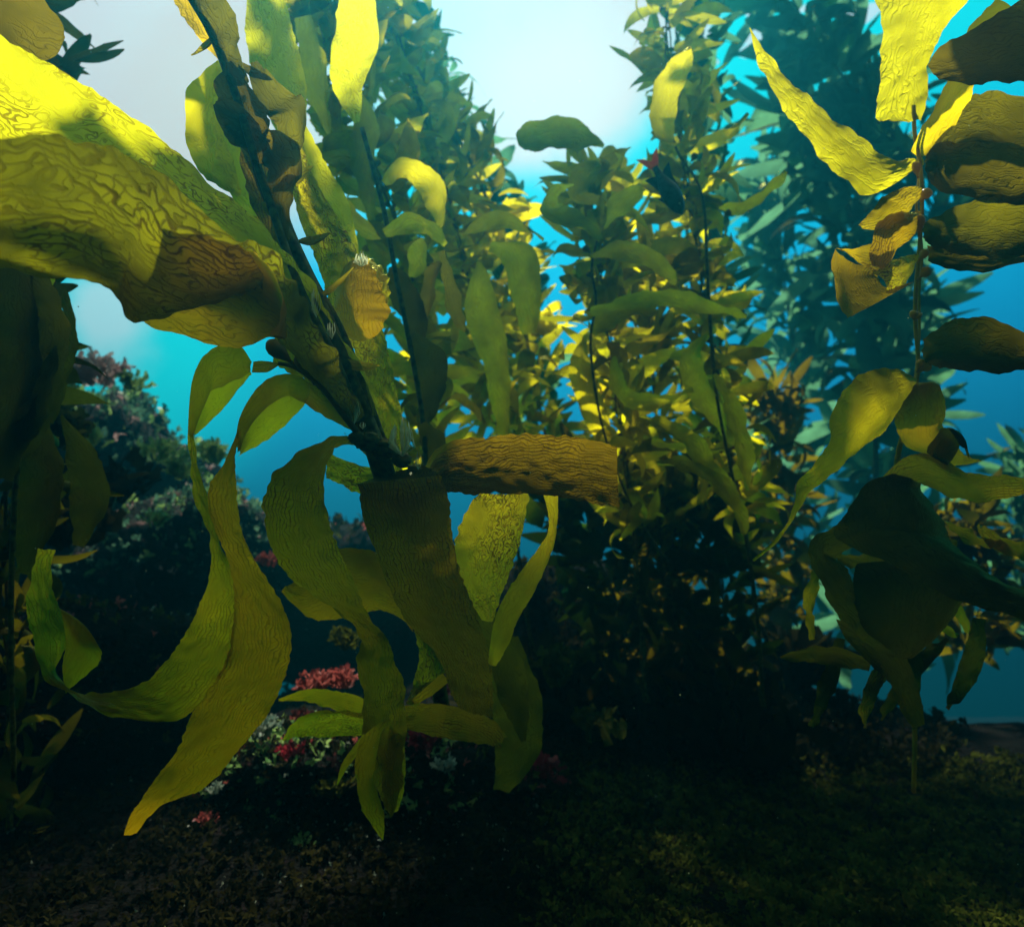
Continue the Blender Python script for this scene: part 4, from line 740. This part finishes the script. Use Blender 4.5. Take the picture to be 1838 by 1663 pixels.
# ------------------------------------------------------------------ hand-placed blades on the forest edge (single plants)
fk = empty('giant_kelp', P(1250, 1000, 2.1), 'nearer kelp strand below the fish with slanting blades and beaded stipes', 'kelp', FG)
tube(fk, [(1075, 420, 2.0), (1062, 480, 2.0), (1070, 540, 2.0), (1060, 620, 2.0), (1080, 760, 2.05), (1130, 900, 2.1), (1200, 1010, 2.1)], [.004] * 7, K['stipe'])
tube(fk, [(1195, 200, 2.0), (1215, 270, 2.0), (1260, 350, 2.0), (1270, 500, 2.05), (1285, 700, 2.05), (1320, 880, 2.1), (1345, 1000, 2.1), (1362, 1130, 2.15), (1370, 1270, 2.2)], [.004, .004, .004, .005, .005, .005, .005, .005, .005], K['stipe'])
for i, (rows, mt) in enumerate([
    ([(1085, 260, 2.0, 4), (1050, 246, 2.0, 56), (1000, 238, 2.02, 80, .04), (956, 244, 2.0, 72, .05), (938, 250, 1.98, 50), (930, 254, 1.97, 22)], 'mid'),
    ([(1075, 290, 1.98, 20), (1050, 310, 1.98, 60), (1040, 350, 1.98, 50), (1075, 360, 1.98, 30)], 'mid'),
    ([(1080, 430, 1.97, 10), (1050, 400, 1.97, 40), (1010, 385, 1.97, 50), (985, 370, 1.97, 46), (1000, 340, 1.97, 30), (1030, 335, 1.97, 6)], 'mid'),
    ([(1085, 410, 1.95, 6), (1110, 370, 1.95, 50), (1140, 345, 1.95, 40), (1150, 330, 1.95, 6)], 'mid'),
    ([(1290, 375, 1.97, 8), (1330, 372, 1.97, 28), (1370, 350, 1.97, 26), (1400, 322, 1.97, 14), (1412, 308, 1.97, 2)], 'mid'),
    ([(1230, 275, 1.97, 6), (1265, 255, 1.97, 22), (1305, 240, 1.97, 16), (1330, 222, 1.97, 12), (1345, 205, 1.97, 4)], 'mid'),
    ([(1215, 260, 1.95, 6), (1190, 230, 1.95, 50), (1195, 170, 1.95, 70), (1220, 120, 1.95, 50), (1240, 85, 1.95, 8)], 'mid'),
    ([(1060, 460, 1.96, 10), (1110, 450, 1.96, 46), (1160, 460, 1.96, 50), (1200, 490, 1.96, 30), (1215, 510, 1.96, 4)], 'mid'),
    ([(1180, 560, 1.96, 10), (1130, 555, 1.96, 40), (1090, 575, 1.96, 40), (1065, 600, 1.96, 14)], 'mid'),
    ([(1060, 560, 1.96, 20), (1120, 545, 1.95, 34), (1200, 535, 1.96, 44), (1270, 550, 1.96, 36), (1340, 568, 1.96, 3)], 'mid'),
    ([(1270, 600, 1.96, 10), (1240, 640, 1.95, 50), (1255, 700, 1.95, 60), (1290, 750, 1.96, 40), (1300, 790, 1.97, 6)], 'mid'),
    ([(1050, 600, 2.0, 6), (1040, 650, 2.0, 50), (1055, 710, 2.0, 60), (1080, 770, 2.0, 50), (1100, 800, 2.0, 10)], 'mid'),
    ([(1100, 640, 1.95, 6), (1110, 690, 1.94, 40), (1140, 720, 1.94, 44), (1200, 715, 1.95, 26), (1245, 700, 1.96, 3)], 'mid'),
    ([(1340, 900, 2.0, 10), (1290, 860, 1.98, 44), (1240, 790, 1.97, 46), (1190, 760, 1.97, 30), (1165, 760, 1.97, 6)], 'mid'),
    ([(1345, 880, 1.98, 10), (1338, 820, 1.97, 40), (1325, 760, 1.97, 46), (1300, 700, 1.97, 30), (1285, 670, 1.97, 6)], 'mid'),
    ([(1170, 790, 1.97, 8), (1210, 800, 1.96, 22), (1260, 812, 1.96, 18), (1300, 806, 1.96, 4)], 'mid'),
    ([(1340, 960, 2.0, 10), (1320, 900, 1.98, 40), (1270, 850, 1.97, 36), (1220, 830, 1.97, 26), (1180, 830, 1.97, 6)], 'mid')]):
    rib(fk, [(p[0], p[1], p[2] + .0009 * (p[1] - rows[0][1]), p[3] * .74, .04) for p in rows], K[mt], seed=130 + i, nc=8, arch=.18, ruffle=.006, rf=40, corr=.003)
for (a, b) in [((1060, 455), (1047, 442)), ((1062, 500), (1056, 488)), ((1300, 386), (1312, 380)), ((1240, 290), (1250, 276))]:
    m = MB(); float_mesh(m, P(*a, 1.97), P(*b, 1.97), .011); m.build('float', K['float'], fk)
mk = empty('giant_kelp', P(745, 860, 1.55), 'dark kelp strand with large smooth leaves directly behind the front plant crown', 'kelp', FG)
tube(mk, [(650, 230, 1.6), (690, 380, 1.6), (712, 500, 1.6), (740, 640, 1.6), (760, 760, 1.6), (765, 850, 1.6)], [.006] * 6, K['stipe'])
for i, (rows, mt) in enumerate([
    ([(700, 480, 1.6, 20), (720, 520, 1.6, 60), (745, 570, 1.6, 60), (750, 620, 1.6, 24)], 'dark'),
    ([(740, 600, 1.58, 20), (770, 640, 1.58, 70), (775, 690, 1.58, 70), (765, 740, 1.58, 40), (755, 770, 1.58, 8)], 'dark'),
    ([(760, 760, 1.56, 30), (775, 790, 1.56, 60), (790, 830, 1.56, 40)], 'dark'),
    ([(790, 470, 1.6, 6), (772, 500, 1.6, 36), (765, 540, 1.6, 30), (762, 570, 1.6, 4)], 'plain'),
    ([(795, 450, 1.6, 6), (805, 500, 1.6, 34), (818, 560, 1.6, 30), (840, 600, 1.6, 6)], 'olive'),
    ([(725, 445, 1.62, 6), (745, 440, 1.62, 50), (748, 470, 1.62, 44), (742, 498, 1.62, 4)], 'yellow'),
    ([(560, 290, 1.5, 20), (590, 340, 1.5, 50), (640, 400, 1.5, 34), (690, 430, 1.5, 6)], 'mid'),
    ([(545, 30, 1.5, 40), (560, 110, 1.5, 60), (575, 190, 1.5, 40), (590, 240, 1.5, 8)], 'mid'),
    ([(640, 150, 1.7, 8), (655, 220, 1.7, 60), (650, 300, 1.7, 50), (670, 400, 1.7, 10)], 'mid'),
    ([(690, 330, 1.55, 10), (720, 300, 1.55, 50), (770, 330, 1.55, 60), (790, 390, 1.55, 30), (785, 420, 1.55, 4)], 'mid'),
    ([(690, 420, 1.55, 10), (730, 400, 1.55, 50), (770, 410, 1.55, 40), (800, 440, 1.55, 8)], 'mid'),
    ([(830, 420, 1.9, 8), (870, 400, 1.9, 40), (910, 395, 1.9, 36), (950, 415, 1.9, 14), (975, 432, 1.9, 2)], 'mid'),
    ([(880, 440, 1.9, 20), (930, 460, 1.9, 80), (945, 530, 1.9, 70), (950, 600, 1.9, 30)], 'mid'),
    ([(860, 470, 1.9, 20), (865, 560, 1.9, 80), (890, 650, 1.9, 60), (900, 740, 1.9, 40), (905, 800, 1.9, 10)], 'mid'),
    ([(780, 740, 1.8, 4), (815, 715, 1.8, 14), (850, 730, 1.8, 16), (870, 760, 1.8, 6)], 'plain')]):
    rib(mk, [(p[0], p[1], p[2] + .0008 * (p[1] - rows[0][1]), p[3] * .78, .03) for p in rows], K[mt], seed=160 + i, nc=8, arch=.18, ruffle=.006, rf=40, corr=.003)

# ------------------------------------------------------------------ fish
def fish():
    hd, tl = P(1218, 374, 1.7), P(1177, 304, 1.72); ax = (tl - hd); Lf = ax.length; ax.normalize()
    up = (CR @ Vector((.85, .5, .25))); up = (up - ax * up.dot(ax)).normalized(); sd = ax.cross(up)
    root = empty('fish', hd, 'dark small fish with orange forked tail, diving head-down in front of the kelp', 'fish')
    dk = solid_mat('fish_skin', (.010, .014, .02), (.035, .04, .045), 90, .4, .2, .002)
    og = solid_mat('fish_tail', (.85, .14, .02), (.95, .28, .04), 90, .5, .2, .002, tr=.5)
    prof = [(-.14, .02, .02), (-.08, .08, .06), (.0, .13, .09), (.15, .18, .12), (.32, .205, .13), (.5, .19, .12), (.7, .13, .08), (.86, .085, .05), (1.0, .065, .025), (1.06, .075, .012)]
    m = MB(); g = []
    for t, h, w in crom(prof, 4):
        c = hd + ax * Lf * t
        g.append([c + (up * math.sin(a) * h * (1.05 if math.sin(a) > 0 else .95) + sd * math.cos(a) * w) * Lf for a in [2 * math.pi * k / 16 for k in range(17)]])
    m.grid(g); m.build('body', dk, root)
    def fin(name, poly, mat):
        m = MB(); n = len(poly)
        vs = [hd + ax * Lf * a + up * Lf * b + sd * Lf * .008 for a, b in poly] + [hd + ax * Lf * a + up * Lf * b - sd * Lf * .008 for a, b in poly]
        m.add(vs, [tuple(range(n)), tuple(range(2 * n - 1, n - 1, -1))] + [(i, (i + 1) % n, n + (i + 1) % n, n + i) for i in range(n)]); m.build(name, mat, root, smooth=False)
    fin('tail_fin', [(.98, .05), (1.12, .13), (1.40, .24), (1.33, .12), (1.20, .0), (1.35, -.13), (1.42, -.24), (1.12, -.12), (.98, -.05)], og)
    fin('dorsal_fin', [(.15, .17), (.35, .23), (.7, .22), (.98, .30), (.92, .16), (.85, .07), (.6, .14)], dk)
    fin('anal_fin', [(.5, -.16), (.72, -.22), (.92, -.30), (.9, -.15), (.85, -.06)], dk)
    fin('pelvic_fin', [(.2, -.16), (.42, -.27), (.38, -.17)], dk)
    m = MB()
    for s_ in (-1, 1): m.tube([hd + ax * Lf * .04 + up * Lf * .05 + sd * Lf * s_ * x for x in (.09, .105, .115)], [.022 * Lf, .02 * Lf, .004 * Lf], 8)
    m.build('eyes', solid_mat('fish_eye', (.3, .3, .25), (.5, .5, .4), 50, .2, 0, .001), root)
fish()
# ------------------------------------------------------------------ unseen mats added overhead to block sunlight from reef and plants
def shade_mat(x, y, rx, ry, n, seed, lab, z=9.0):
    rnd = random.Random(seed); m = MB()
    for i in range(n):
        a = rnd.uniform(0, 6.283); r_ = math.sqrt(rnd.random()); c = Vector((x + rx * r_ * math.cos(a), y + ry * r_ * math.sin(a), z + rnd.uniform(-.08, .08)))
        b = rnd.uniform(0, 6.283); d = Vector((math.cos(b), math.sin(b), rnd.uniform(-.25, .25))); s_ = Vector((-math.sin(b), math.cos(b), rnd.uniform(-.4, .4))).normalized()
        L_ = rnd.uniform(.2, .36); w = rnd.uniform(.07, .12); c = c - d * L_ / 2
        m.grid([[c + d * L_ * t - s_ * w * q + Vector((0, 0, .03 * math.sin(t * 7 + i))), c + d * L_ * t + Vector((0, 0, .02 + .03 * math.sin(t * 7 + i))), c + d * L_ * t + s_ * w * q + Vector((0, 0, .03 * math.sin(t * 7 + i)))] for t, q in ((0, .1), (.2, .8), (.5, 1), (.8, .7), (1, .1))])
    tag(m.build('unseen_shade_mat', K['dark'], origin=Vector((x, y, z))), lab, 'kelp', 'unseen mats added overhead to block sunlight')
shade_mat(-.6, 5.42, 1.2, .3, 270, 1, 'unseen shading mat added ahead of the front kelp')
shade_mat(.85, 5.30, 1.0, .26, 150, 2, 'unseen shading mat added over the right-hand kelp')
shade_mat(0, 2.6, 3.4, 1.35, 1300, 4, 'big unseen shading mat added over the viewer')
shade_mat(-2.6, 5.0, 1.05, 1.1, 620, 5, 'unseen shading mat added over the left edge')
shade_mat(4.0, 4.8, 1.2, .9, 420, 6, 'unseen shading mat added over the right edge')
shade_mat(-2.5, 6.5, .8, .45, 250, 9, 'ragged unseen shading mat added over the left reef')
shade_mat(.95, 6.72, 1.7, .36, 620, 8, 'long unseen shading mat added farthest out')
# ------------------------------------------------------------------ drifting specks
m = MB(); rnd = random.Random(77)
for i in range(420):
    d = rnd.uniform(.7, 3.5); c = P(rnd.uniform(0, 1838), rnd.uniform(0, 1663), d); r_ = rnd.uniform(.0004, .0011) * (.6 + d * .4)
    a = [Vector(q) * r_ for q in ((1, 0, 0), (-1, 0, 0), (0, 1, 0), (0, -1, 0), (0, 0, 1), (0, 0, -1))]
    m.add([c + q * rnd.uniform(.5, 1.5) for q in a], [(0, 2, 4), (2, 1, 4), (1, 3, 4), (3, 0, 4), (2, 0, 5), (1, 2, 5), (3, 1, 5), (0, 3, 5)])
tag(m.build('drifting_specks', K['white']), kind='stuff')

# ------------------------------------------------------------------ the water between: one closed volume
hz_ = MB(); x0, x1, y0, y1, z0, z1 = -18, 18, -3.5, 25, -3.0, 9.6
hz_.add([Vector((x, y, z)) for x in (x0, x1) for y in (y0, y1) for z in (z0, z1)], [(0, 1, 3, 2), (4, 6, 7, 5), (0, 4, 5, 1), (2, 3, 7, 6), (0, 2, 6, 4), (1, 5, 7, 3)])
hm, N, L = mat_base('water_haze'); pv = N.new('ShaderNodeVolumePrincipled'); pv.inputs['Color'].default_value = (.012, .30, .39, 1); pv.inputs['Density'].default_value = .042; pv.inputs['Anisotropy'].default_value = .7
out = N.new('ShaderNodeOutputMaterial'); L.new(pv.outputs[0], out.inputs['Volume'])
tag(hz_.build('haze', hm, smooth=False), kind='stuff')
